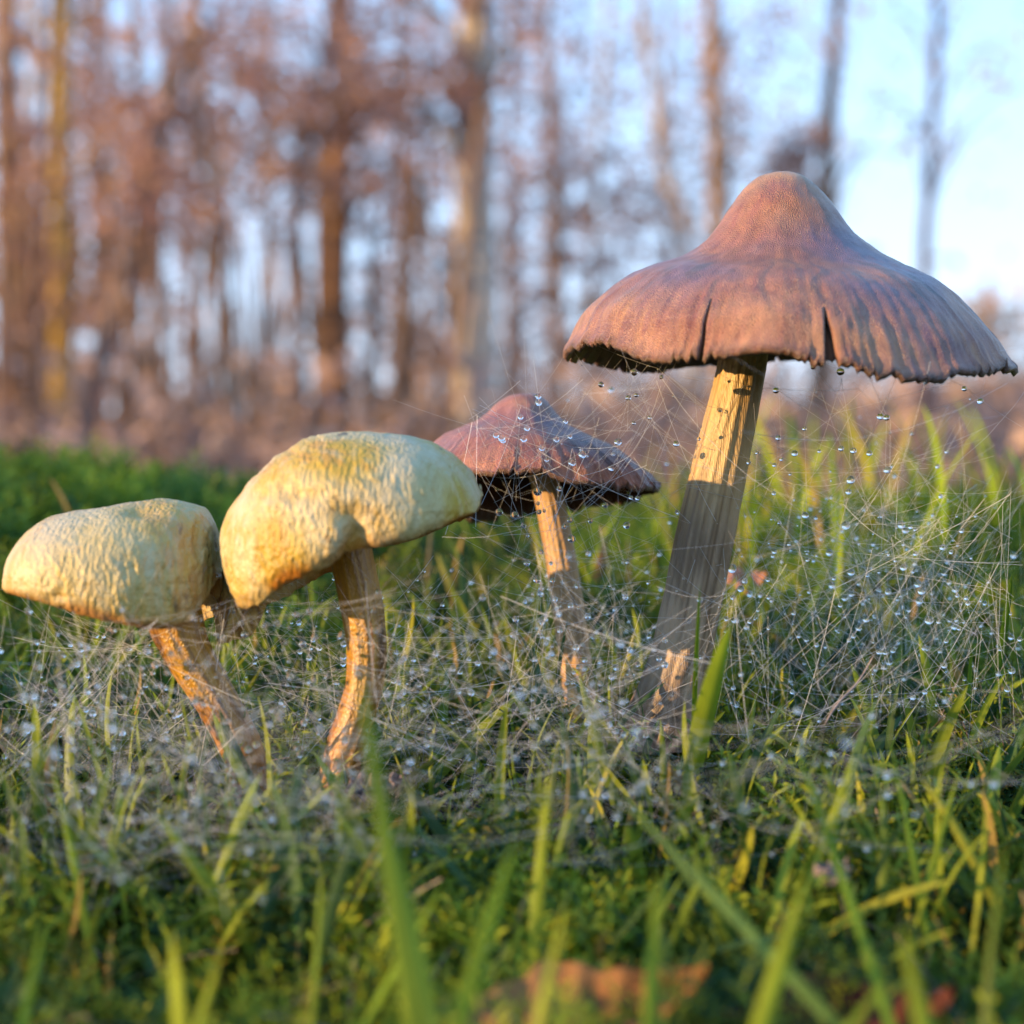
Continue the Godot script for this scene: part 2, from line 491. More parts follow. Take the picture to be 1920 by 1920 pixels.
func make_small_mushroom() -> void:
	var d := 0.185
	var t := thing("brown_mushroom", at(1095, 1370, d), "small brown mushroom with pointed cap laced with silk, slender stem", "mushroom", "brown mushrooms")
	var spec := {
		"d": d, "axis": 985.0, "top": 738.0, "rz": 0.0150, "flesh": 0.0035, "seed": 8.0, "span": 0.5, "waist": 0.35,
		"left": [[0, 150], [14, 150], [32, 147], [48, 136], [62, 122], [85, 104], [115, 90], [145, 76], [170, 58], [195, 34], [215, 10], [222, 0]],
		"right": [[0, 172], [14, 171], [30, 166], [46, 150], [75, 118], [115, 100], [165, 76], [205, 46], [238, 18], [252, 0]],
		"front": [[770, 882], [895, 884], [930, 886], [960, 881], [1000, 878], [1030, 881], [1060, 897], [1100, 906], [1150, 909], [1200, 912], [1240, 914]],
		"back": [[770, 930], [880, 972], [960, 970], [1020, 955], [1100, 946], [1180, 936], [1240, 916]],
		"slits": [], "gill_colour": Color(0.06, 0.024, 0.014),
		"colour": func(a, s, p): return brown_colour(8.0, a, s, p) * Color(1.15, 1.02, 1.12),
	}
	var made := bell_cap(spec)
	part("cap", made.cap, M.brown, t)
	part("gills", made.gills, M.gill, t, "stuff")
	var bark := func(a: float, f: float, p: Vector3) -> Color:
		var n := nb.get_noise_2d(cos(a) * 300.0 + sin(a) * 160.0, f * 20.0)
		var m := nb.get_noise_3d(p.x * 9000.0, p.y * 2600.0, p.z * 9000.0)
		return mixc(Color(0.50, 0.30, 0.13), Color(0.24, 0.125, 0.06), 0.45 + n * 1.1 + m * 0.5)
	part("stem", stem_shape([[1018, 890, 54], [1032, 945, 56], [1048, 1030, 58], [1061, 1110, 60], [1072, 1190, 62], [1084, 1270, 64], [1096, 1340, 72], [1104, 1390, 78]], d, 21.0, bark, 0.08), M.stem, t)

func yellow_colour(seed_: float, p: Vector3, n: Vector3, uv: Vector2, under: float, stain: float) -> Color:
	var broad := na.get_noise_3d(p.x * 6500.0 + seed_, p.y * 6500.0, p.z * 6500.0)
	var mid := nb.get_noise_3d(p.x * 5000.0, p.y * 2600.0 + seed_, p.z * 5000.0)
	var fine := nb.get_noise_3d(p.x * 30000.0, p.y * 15000.0, p.z * 30000.0)
	var col := mixc(Color(0.45, 0.35, 0.15), Color(0.43, 0.28, 0.025), 0.32 + broad * 0.8 + mid * 2.2)
	col = mixc(col, Color(0.47, 0.385, 0.24), 0.16 - broad + fine * 0.5)
	col = mixc(col, Color(0.34, 0.17, 0.03), smoothstep(0.12, 0.5, mid + fine * 0.8) * 0.65)
	var run := nb.get_noise_3d(p.x * 34000.0, p.y * 5000.0 + seed_, p.z * 34000.0)
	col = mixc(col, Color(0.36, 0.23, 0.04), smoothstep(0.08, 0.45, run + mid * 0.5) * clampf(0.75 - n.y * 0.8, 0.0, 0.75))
	col = mixc(col, Color(0.52, 0.44, 0.28), smoothstep(0.05, 0.4, -run) * 0.35)
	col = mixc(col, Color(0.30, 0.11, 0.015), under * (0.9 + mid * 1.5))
	col = mixc(col, Color(0.42, 0.24, 0.03), stain * 0.9)
	col = mixc(col, Color(0.05, 0.022, 0.01), smoothstep(0.50, 0.58, nb.get_noise_3d(p.x * 16000.0 + 900.0, p.y * 7000.0, p.z * 7000.0 + seed_)) * 0.8)
	return col * (1.0 + 0.16 * fine)

func golden(seed_: float) -> Callable:
	return func(a: float, f: float, p: Vector3) -> Color:
		var n := nb.get_noise_2d(cos(a) * 260.0 + sin(a) * 170.0 + seed_, f * 26.0)
		var m := nb.get_noise_3d(p.x * 8000.0, p.y * 3200.0, p.z * 8000.0 + seed_)
		var col := mixc(Color(0.46, 0.235, 0.02), Color(0.20, 0.08, 0.008), 0.45 + n * 1.0 + m * 0.8)
		col = mixc(col, Color(0.06, 0.025, 0.01), smoothstep(0.32, 0.5, m + n * 0.4) * 0.7)
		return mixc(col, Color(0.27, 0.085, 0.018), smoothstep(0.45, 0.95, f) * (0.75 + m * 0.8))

func make_yellow_mushrooms() -> void:
	var d := 0.155
	var t := thing("yellow_mushroom", at(470, 1490, d), "low yellow mushroom with a broad wrinkled cap and golden stem slanting under it", "mushroom", "yellow mushrooms")
	var spec := {
		"d": d, "slant": 0.0, "depth": 0.0115, "seed": 40.0,
		"top": [[22, 1092], [25, 1064], [36, 1030], [60, 996], [80, 980], [104, 966], [150, 956], [200, 950], [230, 941], [255, 935], [300, 933], [350, 939], [382, 950], [400, 980], [408, 1035], [411, 1080]],
		"bottom": [[22, 1096], [32, 1104], [54, 1111], [90, 1117], [120, 1123], [150, 1134], [200, 1150], [250, 1163], [300, 1175], [345, 1177], [378, 1168], [396, 1135], [408, 1098], [411, 1084]],
		"dents": [[268, 952, 42, 16, 0.0008, 0.6], [106, 1119, 14, 7, 0.0006, 0.9], [352, 1000, 14, 60, 0.0003, 0.35], [372, 1010, 9, 40, 0.0005, 0.5]],
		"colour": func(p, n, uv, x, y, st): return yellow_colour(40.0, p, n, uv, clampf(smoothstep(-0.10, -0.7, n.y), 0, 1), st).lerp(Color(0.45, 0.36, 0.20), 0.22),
	}
	part("cap", pillow_cap(spec), M.yellow, t)
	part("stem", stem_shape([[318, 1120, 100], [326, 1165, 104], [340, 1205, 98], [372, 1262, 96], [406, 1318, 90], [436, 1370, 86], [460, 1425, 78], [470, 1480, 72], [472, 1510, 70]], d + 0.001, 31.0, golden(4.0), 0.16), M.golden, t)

	var d2 := 0.153
	var t2 := thing("yellow_mushroom", at(635, 1470, d2), "tilted yellow mushroom, cap raised to one side above the low yellow one", "mushroom", "yellow mushrooms")
	var spec2 := {
		"d": d2, "slant": -0.305, "depth": 0.0120, "seed": 77.0,
		"top": [[424, 1068], [412, 1035], [414, 1000], [432, 955], [470, 905], [520, 858], [570, 826], [620, 812], [700, 811], [760, 817], [810, 829], [850, 850], [885, 885], [899, 908], [903, 925]],
		"bottom": [[426, 1076], [440, 1108], [462, 1136], [485, 1140], [510, 1132], [535, 1114], [565, 1096], [605, 1078], [645, 1056], [672, 1036], [690, 1030], [725, 1027], [780, 1011], [830, 990], [870, 972], [895, 962], [902, 945], [904, 930]],
		"dents": [[668, 1010, 22, 46, 0.0018, 0.75], [640, 960, 40, 16, 0.0007, 0.5], [560, 925, 60, 14, 0.0004, 0.4], [502, 985, 34, 26, 0.0000, 0.8], [710, 985, 26, 30, 0.0005, 0.6], [548, 848, 10, 6, 0.0002, 0.9]],
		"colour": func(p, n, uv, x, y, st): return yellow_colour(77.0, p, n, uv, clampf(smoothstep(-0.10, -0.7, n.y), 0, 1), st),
	}
	part("cap", pillow_cap(spec2), M.yellow, t2)
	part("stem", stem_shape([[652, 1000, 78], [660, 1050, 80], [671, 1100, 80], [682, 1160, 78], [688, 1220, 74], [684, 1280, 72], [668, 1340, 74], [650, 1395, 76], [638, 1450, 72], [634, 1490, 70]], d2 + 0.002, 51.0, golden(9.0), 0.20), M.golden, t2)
	# a torn flap of the far rim hanging below the cap
	var s := Shape.new()
	var rows := 16
	var cols := 24
	for side in 2:
		for r in rows:
			var f := float(r) / (rows - 1)
			for q in cols:
				var g := float(q) / (cols - 1)
				var ridge := lerpf(452, 412, f)
				var x: float
				var dd: float
				if g < 0.4:
					x = lerpf(lerpf(392, 404, f), ridge, g / 0.4)
					dd = lerpf(0.1605, 0.1570, g / 0.4)
				else:
					x = lerpf(ridge, lerpf(515, 478, f * f), (g - 0.4) / 0.6)
					dd = lerpf(0.1570, 0.1600, pow((g - 0.4) / 0.6, 1.3))
				x += na.get_noise_2d(f * 60.0, g * 80.0) * 4.0
				var y := lerpf(1070.0, 1208.0 - 26.0 * pow(maxf(g - 0.4, 0.0) / 0.6, 2.0) + 5.0 * na.get_noise_1d(g * 300.0), f)
				dd += side * 0.0010 * (1.0 - f * 0.7) + na.get_noise_2d(g * 150.0, f * 120.0) * 0.0002
				s.add(at(x, y, dd), mixc(Color(0.50, 0.34, 0.10), Color(0.20, 0.10, 0.025), 0.5 + 1.2 * na.get_noise_2d(x * 3.0, y * 1.2) - 0.5 * smoothstep(0.8, 1.0, f)))
	s.grid(0, rows, cols, false, false)
	s.grid(rows * cols, rows, cols, false, true)
	for q in cols - 1:
		var a := (rows - 1) * cols + q
		s.quad(a, a + 1, a + 1 + rows * cols, a + rows * cols)
	for r in rows - 1:
		for e in [0, cols - 1]:
			var a: int = r * cols + e
			if e == 0: s.quad(a, a + cols, a + cols + rows * cols, a + rows * cols)
			else: s.quad(a, a + rows * cols, a + cols + rows * cols, a + cols)
	var fl := part("torn_flap", s, M.yellow, t2)
	fl.set_meta("label", "torn shaded flap of the cap rim")

# ------------------------------------------------------------------ grass, moss, litter

# a grass blade: bent ribbon with a crease, from a root to a tip
func blade_into(s: Shape, root: Vector3, tip: Vector3, bow: Vector3, width: float, side: Vector3, c0: Color, c1: Color, segs := 14, fold := 0.28) -> void:
	var mid := (root + tip) * 0.5 + bow
	var first := s.v.size()
	for r in segs + 1:
		var f := float(r) / segs
		var p := root * (1 - f) * (1 - f) + mid * 2.0 * f * (1 - f) + tip * f * f
		var tan_ := ((mid - root) * (1 - f) + (tip - mid) * f).normalized()
		var w := width * 0.5 * (0.7 + 0.5 * f) * pow(maxf(1.0 - pow(f, 2.6), 0.0), 0.75)
		var across := (side - tan_ * side.dot(tan_)).normalized()
		var up := tan_.cross(across)
		var col := c0.lerp(c1, f) * (0.9 + 0.2 * na.get_noise_2d(f * 260.0, root.x * 9000.0))
		s.add(p - across * w + up * w * fold, col)
		s.add(p - across * w * 0.5 + up * w * fold * 0.4, col * 0.92)
		s.add(p, col * 1.12)
		s.add(p + across * w * 0.5 + up * w * fold * 0.4, col * 0.92)
		s.add(p + across * w + up * w * fold, col)
	s.grid(first, segs + 1, 5)

# [label, root px, py, depth, tip px, py, depth, width px, sideways bow px, root colour, tip colour]
func make_big_blades() -> void:
	var G := Color(0.12, 0.21, 0.018)      # green
	var Y := Color(0.36, 0.40, 0.03)      # yellow green
	var L := Color(0.25, 0.34, 0.025)       # light green
	var T := Color(0.42, 0.30, 0.09)       # straw
	var B := Color(0.05, 0.13, 0.04)       # dark blue green
	var P := Color(0.45, 0.25, 0.15)       # pinkish dry
	var rows := [
		["broad pale blade standing in a V with a shorter one, below the slanting golden stem", 350, 1960, 0.098, 322, 1742, 0.100, 44, -6, L, Y],
		["shorter blade leaning out of the V of two pale blades", 345, 1920, 0.098, 412, 1792, 0.100, 26, 8, L, Y],
		["broad bright blade slanting up beside the dark dead leaf", 1385, 1960, 0.094, 1512, 1640, 0.097, 52, 4, Y, Y],
		["thick upright blade rising over the dark dead leaf, nearest the corner", 1755, 1960, 0.088, 1690, 1735, 0.090, 58, 10, L, Y],
		["low dull blade lying across the dark dead leaf", 1490, 1940, 0.091, 1668, 1828, 0.094, 34, 4, G, L],
		["short bright blade with a blunt tip standing in the moss before the small stem", 1005, 1660, 0.118, 1030, 1450, 0.121, 30, -4, G, Y],
		["long curved blade arching over the orange dead leaf", 862, 1930, 0.090, 975, 1560, 0.095, 46, -44, Y, L],
		["wide soft blade crossing the foot of the tilted yellow mushroom", 770, 1720, 0.090, 672, 1250, 0.098, 50, 10, Color(0.26, 0.30, 0.02), Color(0.12, 0.2, 0.02)],
		["yellow leaning blade next to the wide soft one", 800, 1800, 0.100, 735, 1560, 0.103, 40, 8, Color(0.42, 0.40, 0.04), Y],
		["broad soft blade in front of the foot of the tall stem", 1285, 1500, 0.130, 1372, 1165, 0.126, 54, -16, Y, L],
		["thin upright blade with a brown tip beside the tall stem", 1300, 1480, 0.140, 1313, 1095, 0.145, 14, -4, L, G],
		["sunlit lance of a blade among the silk beyond the tall stem", 1748, 1420, 0.164, 1722, 1188, 0.165, 26, 12, B, Color(0.40, 0.46, 0.05)],
		["straight green blade tallest at the edge of the moss bank", 1852, 1340, 0.160, 1898, 1075, 0.163, 20, -4, G, G],
		["twin of the tall straight blade, shorter and darker", 1800, 1420, 0.160, 1822, 1200, 0.163, 14, 4, B, G],
		["long thin blade bending from the silk down to the dead leaf", 1690, 1860, 0.098, 1490, 1392, 0.125, 26, 14, L, G],
		["long dull blade lying slantwise across the lower turf", 1660, 1850, 0.094, 1150, 1480, 0.112, 34, 20, G, Color(0.12, 0.2, 0.06)],
		["golden blade leaning at the foot of the small brown stem", 1030, 1470, 0.145, 1122, 1300, 0.150, 15, 4, Y, Y],
		["yellow blade crossing a paler one in the moss", 1535, 1530, 0.128, 1602, 1405, 0.131, 17, 0, Color(0.40, 0.36, 0.04), Y],
		["pale blade crossed by a yellow one in the moss", 1590, 1540, 0.130, 1538, 1425, 0.132, 18, 0, L, Y],
		["slim green blade reaching up from a tuft below the sunlit lance", 1722, 1600, 0.125, 1668, 1380, 0.130, 17, 4, L, G],
		["slim blade meeting another in a wide V in the lower turf", 1735, 1605, 0.125, 1800, 1440, 0.129, 18, 0, L, Y],
		["straw yellow blade kinked beside the orange dead leaf", 1000, 1880, 0.094, 1062, 1690, 0.098, 30, -8, T, Y],
		["wide dim blade standing behind the orange dead leaf", 1215, 1830, 0.096, 1232, 1630, 0.100, 40, 6, G, L],
		["short yellow blade at the edge of the turf, far from the mushrooms", 142, 1590, 0.122, 96, 1430, 0.126, 18, 6, Y, Y],
		["green blade crossing the slanting golden stem", 395, 1400, 0.143, 500, 1238, 0.146, 14, -4, L, Y],
		["thin blade before the slanting golden stem, bent over", 380, 1500, 0.138, 338, 1300, 0.142, 12, 10, Y, L],
		["pale blade below the low yellow cap", 276, 1262, 0.168, 252, 1165, 0.170, 15, 4, Y, L],
		["green blade in the gap between the two yellow stems", 412, 1270, 0.166, 436, 1190, 0.168, 12, 4, L, Y],
		["dark narrow blade beside the tilted yellow stem", 560, 1280, 0.160, 490, 1215, 0.162, 12, 4, B, G],
		["stout straw coloured stalk behind the tilted yellow cap", 882, 1190, 0.235, 818, 1035, 0.238, 20, 6, T, Color(0.45, 0.38, 0.06)],
		["thinner straw stalk standing next to the stout one", 935, 1230, 0.235, 890, 1050, 0.238, 17, 4, T, Color(0.36, 0.34, 0.06)],
		["pinkish dry blade between the small and the tall mushroom", 1112, 1090, 0.255, 1132, 985, 0.258, 22, 6, P, P],
		["dried tan blade hanging at the side of the lower turf", 1862, 1940, 0.098, 1890, 1560, 0.102, 24, -24, T, L],
		["hooked yellow blade in the turf below the silk", 1830, 1590, 0.122, 1850, 1500, 0.124, 12, 16, Color(0.40, 0.36, 0.04), Y],
		["slender pale blade in the lower turf, far under the low yellow cap", 30, 1910, 0.100, 85, 1720, 0.104, 24, 4, G, L],
		["bent pale blade below the foot of the slanting stem", 720, 1780, 0.105, 830, 1660, 0.110, 20, -14, L, L],
		["thin upright blade between the two golden feet", 590, 1720, 0.108, 602, 1640, 0.110, 15, 8, G, L],
		["small leaning blade just below the slanting stem's foot", 458, 1560, 0.130, 428, 1480, 0.132, 14, 0, Y, Y],
		["tall soft blade behind the tall stem, beside the cap's shadow", 1500, 930, 0.34, 1482, 775, 0.345, 28, -4, L, Y],
		["soft blade in the back row, second from the tall stem", 1452, 950, 0.33, 1432, 820, 0.335, 22, -4, L, L],
		["golden dry blade fanning out behind the tall stem", 1418, 1030, 0.26, 1445, 895, 0.262, 18, 6, Color(0.5, 0.36, 0.05), Color(0.5, 0.42, 0.07)],
		["second golden dry blade fanning out behind the tall stem, lower and broader", 1400, 1080, 0.25, 1475, 985, 0.252, 18, -6, Color(0.5, 0.36, 0.05), Color(0.5, 0.38, 0.07)],
		["tan dry blade upright in the back grass beyond the tall stem", 1460, 1080, 0.27, 1490, 955, 0.272, 24, 0, P, T],
		["yellow blade leaning at the far end of the moss bank", 1900, 960, 0.30, 1845, 830, 0.302, 22, 4, Y, Y],
		["yellow dry blade upright from the top of the moss bank", 1615, 970, 0.31, 1632, 800, 0.312, 18, 0, T, Y],
		["single blade standing on the dark moss mound", 120, 905, 0.36, 125, 828, 0.362, 14, 0, L, Y],
		["paler blade beside the single one on the dark moss mound", 135, 905, 0.35, 152, 838, 0.352, 16, 0, L, L],
		["little blade at the low end of the dark moss mound", 270, 905, 0.36, 285, 858, 0.362, 14, 2, L, Y],
	]
	for r in rows:
		var s := Shape.new()
		var a := at(r[1], r[2], r[3]); var b := at(r[4], r[5], r[6])
		var k: float = r[3] / FOCAL
		for e in 60:   # the root stands in the turf
			if a.y < ground(a.x, a.z) + 0.0005: break
			if r[3] > 0.129: a = at(r[1], r[2], -a.z + 0.002)
			elif e < 12: a += (a - b).normalized() * 0.0015 - Vector3(0, 0.0006, 0)
		a += Vector3(0, -0.0015, 0)
		blade_into(s, a, b, Vector3(r[8] * k * 1.4, 0, rnd(-0.001, 0.002)), r[7] * k, Vector3(1, 0, rnd(-0.5, 0.5)), r[9], r[10], 16)
		tag(rooted("grass_blade", s, M.grass, a), r[0], "grass blade", "single blades that stand out of the turf")

func blade_mesh(seed_: int) -> ArrayMesh:
	rng.seed = seed_
	var s := Shape.new()
	var lean := rnd(0.1, 0.75)
	blade_into(s, Vector3.ZERO, Vector3(lean, 1.0 - 0.35 * lean, 0), Vector3(-0.16 * lean, 0.18, rnd(-0.05, 0.05)), rnd(0.035, 0.085), Vector3(0.2, 0, 1), Color(0.8, 0.8, 0.7), Color(1.15, 1.1, 1.0), 8, 0.3)
	return s.mesh()

func sprig_mesh(seed_: int) -> ArrayMesh:   # a feathery moss shoot of unit height
	rng.seed = seed_
	var s := Shape.new()
	var bend := Vector3(rnd(-0.3, 0.3), 0, rnd(-0.3, 0.3))
	var n := 26
	for k in n:
		var f := float(k) / n
		var p := Vector3(0, f, 0) + bend * f * f
		var a := k * 2.4 + rnd(-0.3, 0.3)
		var len_ := (0.30 - 0.16 * f) * rnd(0.7, 1.3)
		var out := Vector3(cos(a), rnd(0.45, 1.0), sin(a)).normalized()
		var side := Vector3(-sin(a), 0, cos(a)) * len_ * 0.11
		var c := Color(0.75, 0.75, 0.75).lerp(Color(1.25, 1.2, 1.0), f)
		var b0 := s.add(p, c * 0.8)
		var b1 := s.add(p + out * len_ * 0.5 + side, c)
		var b2 := s.add(p + out * len_ * 0.5 - side, c)
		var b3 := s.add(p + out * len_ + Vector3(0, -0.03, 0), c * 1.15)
		s.quad(b0, b1, b3, b2)
	var w := Vector3(0.014, 0, 0)
	var e0 := s.add(-w); var e1 := s.add(w); var e2 := s.add(Vector3(0, 1, 0) + bend, Color.WHITE)
	s.tri(e0, e1, e2)
	return s.mesh()

func spot(d0: float, d1: float, wide: float) -> Vector3:   # a place on the turf, evenly spread over a wedge in front of the lens
	var d := sqrt(lerpf(d0 * d0, d1 * d1, rng.randf()))
	var x := rnd(-0.36, 0.36) * d * wide
	return Vector3(x, ground(x, -d), -d)

func make_turf() -> void:
	# moss
	for var_ in 4:
		var mesh := sprig_mesh(100 + var_)
		rng.seed = 200 + var_
		var where := []
		var tints := PackedColorArray()
		for k in 8000:
			var d0 := 0.065 if k < 4600 else 0.22
			var p := spot(d0, 0.25 if k < 4600 else 0.62, 1.5)
			var patch := na.get_noise_2d(p.x * 4200.0, p.z * 4200.0)
			var bright := na.get_noise_2d(p.x * 2400.0 + 500.0, p.z * 2400.0)
			if k < 4600 and patch < -0.15 and rng.randf() < 0.85: continue
			var far := smoothstep(0.2, 0.4, -p.z)
			var h := rnd(0.0030, 0.0085) * (1.0 + 0.5 * far) * (1.0 + 0.9 * patch)
			var b := Basis.from_euler(Vector3(rnd(-0.7, 0.7), rnd(0, TAU), rnd(-0.7, 0.7))).scaled(Vector3(h, h, h))
			where.append(Transform3D(b, p - Vector3(0, 0.0006, 0)))
			var col := mixc(Color(0.03, 0.08, 0.018), Color(0.28, 0.33, 0.02), 0.40 + bright * 1.7 + rnd(-0.25, 0.25))
			if rng.randf() < 0.05: col = Color(0.28, 0.20, 0.03)
			tints.append(col)
		var o := scatter("moss", mesh, M.moss, where, tints)
		tag(o, ["feathery green moss shoots over the turf", "yellowish moss shoots over the turf", "dark moss shoots over the turf", "mixed moss shoots over the turf"][var_], "", "", "stuff")
	for patch_ in [["deep green moss mound at the end of the turf", 2600, 501], ["bright yellow green moss in the lower turf", 1500, 502], ["sunlit moss bank beyond the tall stem", 2600, 503]]:
		var mesh := sprig_mesh(110 + patch_[2])
		rng.seed = patch_[2]
		var where := []
		var tints := PackedColorArray()
		for k in patch_[1]:
			var p := Vector3.ZERO
			var h := 0.0
			var col := Color.WHITE
			if patch_[2] == 501:
				p = Vector3(-0.095 + rng.randfn(0, 0.040), 0, -0.285 + rng.randfn(0, 0.035))
				if p.x > -0.03: continue
				h = rnd(0.006, 0.013)
				col = mixc(Color(0.05, 0.14, 0.02), Color(0.24, 0.36, 0.03), 0.4 + na.get_noise_2d(p.x * 2500.0, p.z * 2500.0) + rnd(-0.2, 0.2))
			elif patch_[2] == 503:
				p = Vector3(0.075 + rng.randfn(0, 0.04), 0, -0.275 + rng.randfn(0, 0.03))
				if p.x < 0.01: continue
				h = rnd(0.005, 0.011)
				col = mixc(Color(0.06, 0.16, 0.02), Color(0.36, 0.44, 0.025), 0.45 + 1.5 * na.get_noise_2d(p.x * 3000.0, p.z * 3000.0) + rnd(-0.2, 0.2))
			else:
				var d := rnd(0.098, 0.145)
				p = Vector3((rng.randfn(905, 150) - 960.0) / FOCAL * d, 0, -d)
				if na.get_noise_2d(p.x * 4200.0, p.z * 4200.0) < -0.05: continue
				h = rnd(0.005, 0.0095)
				col = mixc(Color(0.22, 0.32, 0.02), Color(0.44, 0.44, 0.02), rnd(0, 1))
			p.y = ground(p.x, p.z) - 0.0006
			where.append(Transform3D(Basis.from_euler(Vector3(rnd(-0.6, 0.6), rnd(0, TAU), rnd(-0.6, 0.6))).scaled(Vector3(h, h, h)), p))
			tints.append(col)
		tag(scatter("moss", mesh, M.moss, where, tints), patch_[0], "", "", "stuff")
	# grass
	for var_ in 6:
		var mesh := blade_mesh(300 + var_)
		rng.seed = 400 + var_
		var where := []
		var tints := PackedColorArray()
		for k in 620:
			var zone := rng.randf()
			var p: Vector3
			var h: float
			if zone < 0.20:
				p = spot(0.085, 0.13, 1.4); h = rnd(0.004, 0.010)
			elif zone < 0.78:
				p = spot(0.12, 0.22, 1.4); h = rnd(0.007, 0.020)
			else:
				p = spot(0.21, 0.42, 1.4); h = rnd(0.007, 0.017)
				if p.x < -0.03 and p.z < -0.27:
					if rng.randf() < 0.85: continue
					h *= 0.4
			var b := Basis.from_euler(Vector3(rnd(-0.6, 0.6), rnd(0, TAU), rnd(-0.6, 0.6))).scaled(Vector3(h, h * rnd(0.8, 1.1), h * rnd(0.7, 1.3)))
			where.append(Transform3D(b, p - Vector3(0, 0.0005, 0)))
			var r := rng.randf()
			var col := Color(0.14, 0.21, 0.03)
			if r < 0.34: col = Color(0.26, 0.32, 0.035)
			elif r < 0.48: col = Color(0.38, 0.37, 0.04)
			elif r < 0.55: col = Color(0.36, 0.25, 0.08)
			elif r < 0.75: col = Color(0.06, 0.12, 0.045)
			tints.append(col * rnd(0.8, 1.2))
		var o := scatter("grass", mesh, M.grass, where, tints)
		tag(o, ["short curved grass through the moss", "fine grass through the moss", "leaning grass through the moss", "tufted grass through the moss", "thin pale grass through the moss", "dark fine grass through the moss"][var_], "", "", "stuff")
	for var_ in 2:
		var mesh := blade_mesh(340 + var_)
		rng.seed = 470 + var_
		var where := []
		var tints := PackedColorArray()
		for k in 190:
			var d := rnd(0.23, 0.38)
			var x := rnd(-0.02, 0.26) * d / 0.46 * 1.6
			var h := rnd(0.012, 0.036) * (0.6 + 0.5 * smoothstep(0.0, 0.06, x))
			var b := Basis.from_euler(Vector3(rnd(-0.15, 0.15), rnd(0, TAU), rnd(-0.15, 0.15))).scaled(Vector3(h * 0.7, h, h * rnd(1.1, 1.8)))
			where.append(Transform3D(b, Vector3(x, ground(x, -d) - 0.0005, -d)))
			tints.append([Color(0.38, 0.46, 0.03), Color(0.30, 0.42, 0.03), Color(0.48, 0.42, 0.05), Color(0.40, 0.27, 0.11)][[0, 0, 1, 1, 2, 2, 3][rng.randi() % 7]] * rnd(0.8, 1.2))
		tag(scatter("grass", mesh, M.grass, where, tints), ["sunlit yellow green grass on the bank behind the mushrooms", "upright sunlit grass on the bank behind the mushrooms"][var_], "", "", "stuff")
	# dry straws and dead stalks lying in the turf
	rng.seed = 55
	var s := Shape.new()
	for k in 500:
		var p := spot(0.075, 0.26, 1.3) + Vector3(0, rnd(0.0005, 0.005), 0)
		var dir := Vector3(rnd(-1, 1), rnd(-0.25, 0.6), rnd(-1, 1)).normalized()
		var l := rnd(0.004, 0.016)
		thread_into(s, p - dir * l * 0.5, p + dir * l * 0.5, rnd(0.00005, 0.00016), rnd(-0.001, 0.001), 4, Color(0.30, 0.22, 0.15) * rnd(0.4, 1.3))
	tag(part("dry_straw", s, M.straw, self, "stuff"), "dry straws and dead stalks lying in the turf", "", "", "stuff")

func thread_into(s: Shape, a: Vector3, b: Vector3, rad: float, sag: float, segs: int, col: Color) -> void:
	var dir := (b - a).normalized()
	var u := dir.cross(Vector3(0.31, 0.2, 0.93)).normalized()
	var w := dir.cross(u)
	var first := s.v.size()
	for r in segs + 1:
		var f := float(r) / segs
		var p := a.lerp(b, f) - Vector3(0, sag * 4.0 * f * (1.0 - f), 0)
		for q in 3:
			var an := TAU * q / 3.0
			s.add(p + (u * cos(an) + w * sin(an)) * rad, col)
	s.grid(first, segs + 1, 3, true, false)

func sheet_leaf(rows: int, cols: int, place: Callable, paint: Callable) -> Shape:   # a curled dead leaf with some thickness
	var s := Shape.new()
	for side in 2:
		for r in rows:
			for q in cols:
				var f := float(r) / (rows - 1); var g := float(q) / (cols - 1)
				var p: Vector3 = place.call(f, g)
				s.add(p - Vector3(0, 0.00022 * side, 0), paint.call(f, g) * (1.0 if side == 0 else 0.7))
	s.grid(0, rows, cols, false, false)
	s.grid(rows * cols, rows, cols, false, true)
	var n := rows * cols
	for q in cols - 1:
		s.quad(q, q + n, q + 1 + n, q + 1)
		var a := (rows - 1) * cols + q
		s.quad(a, a + 1, a + 1 + n, a + n)
	return s

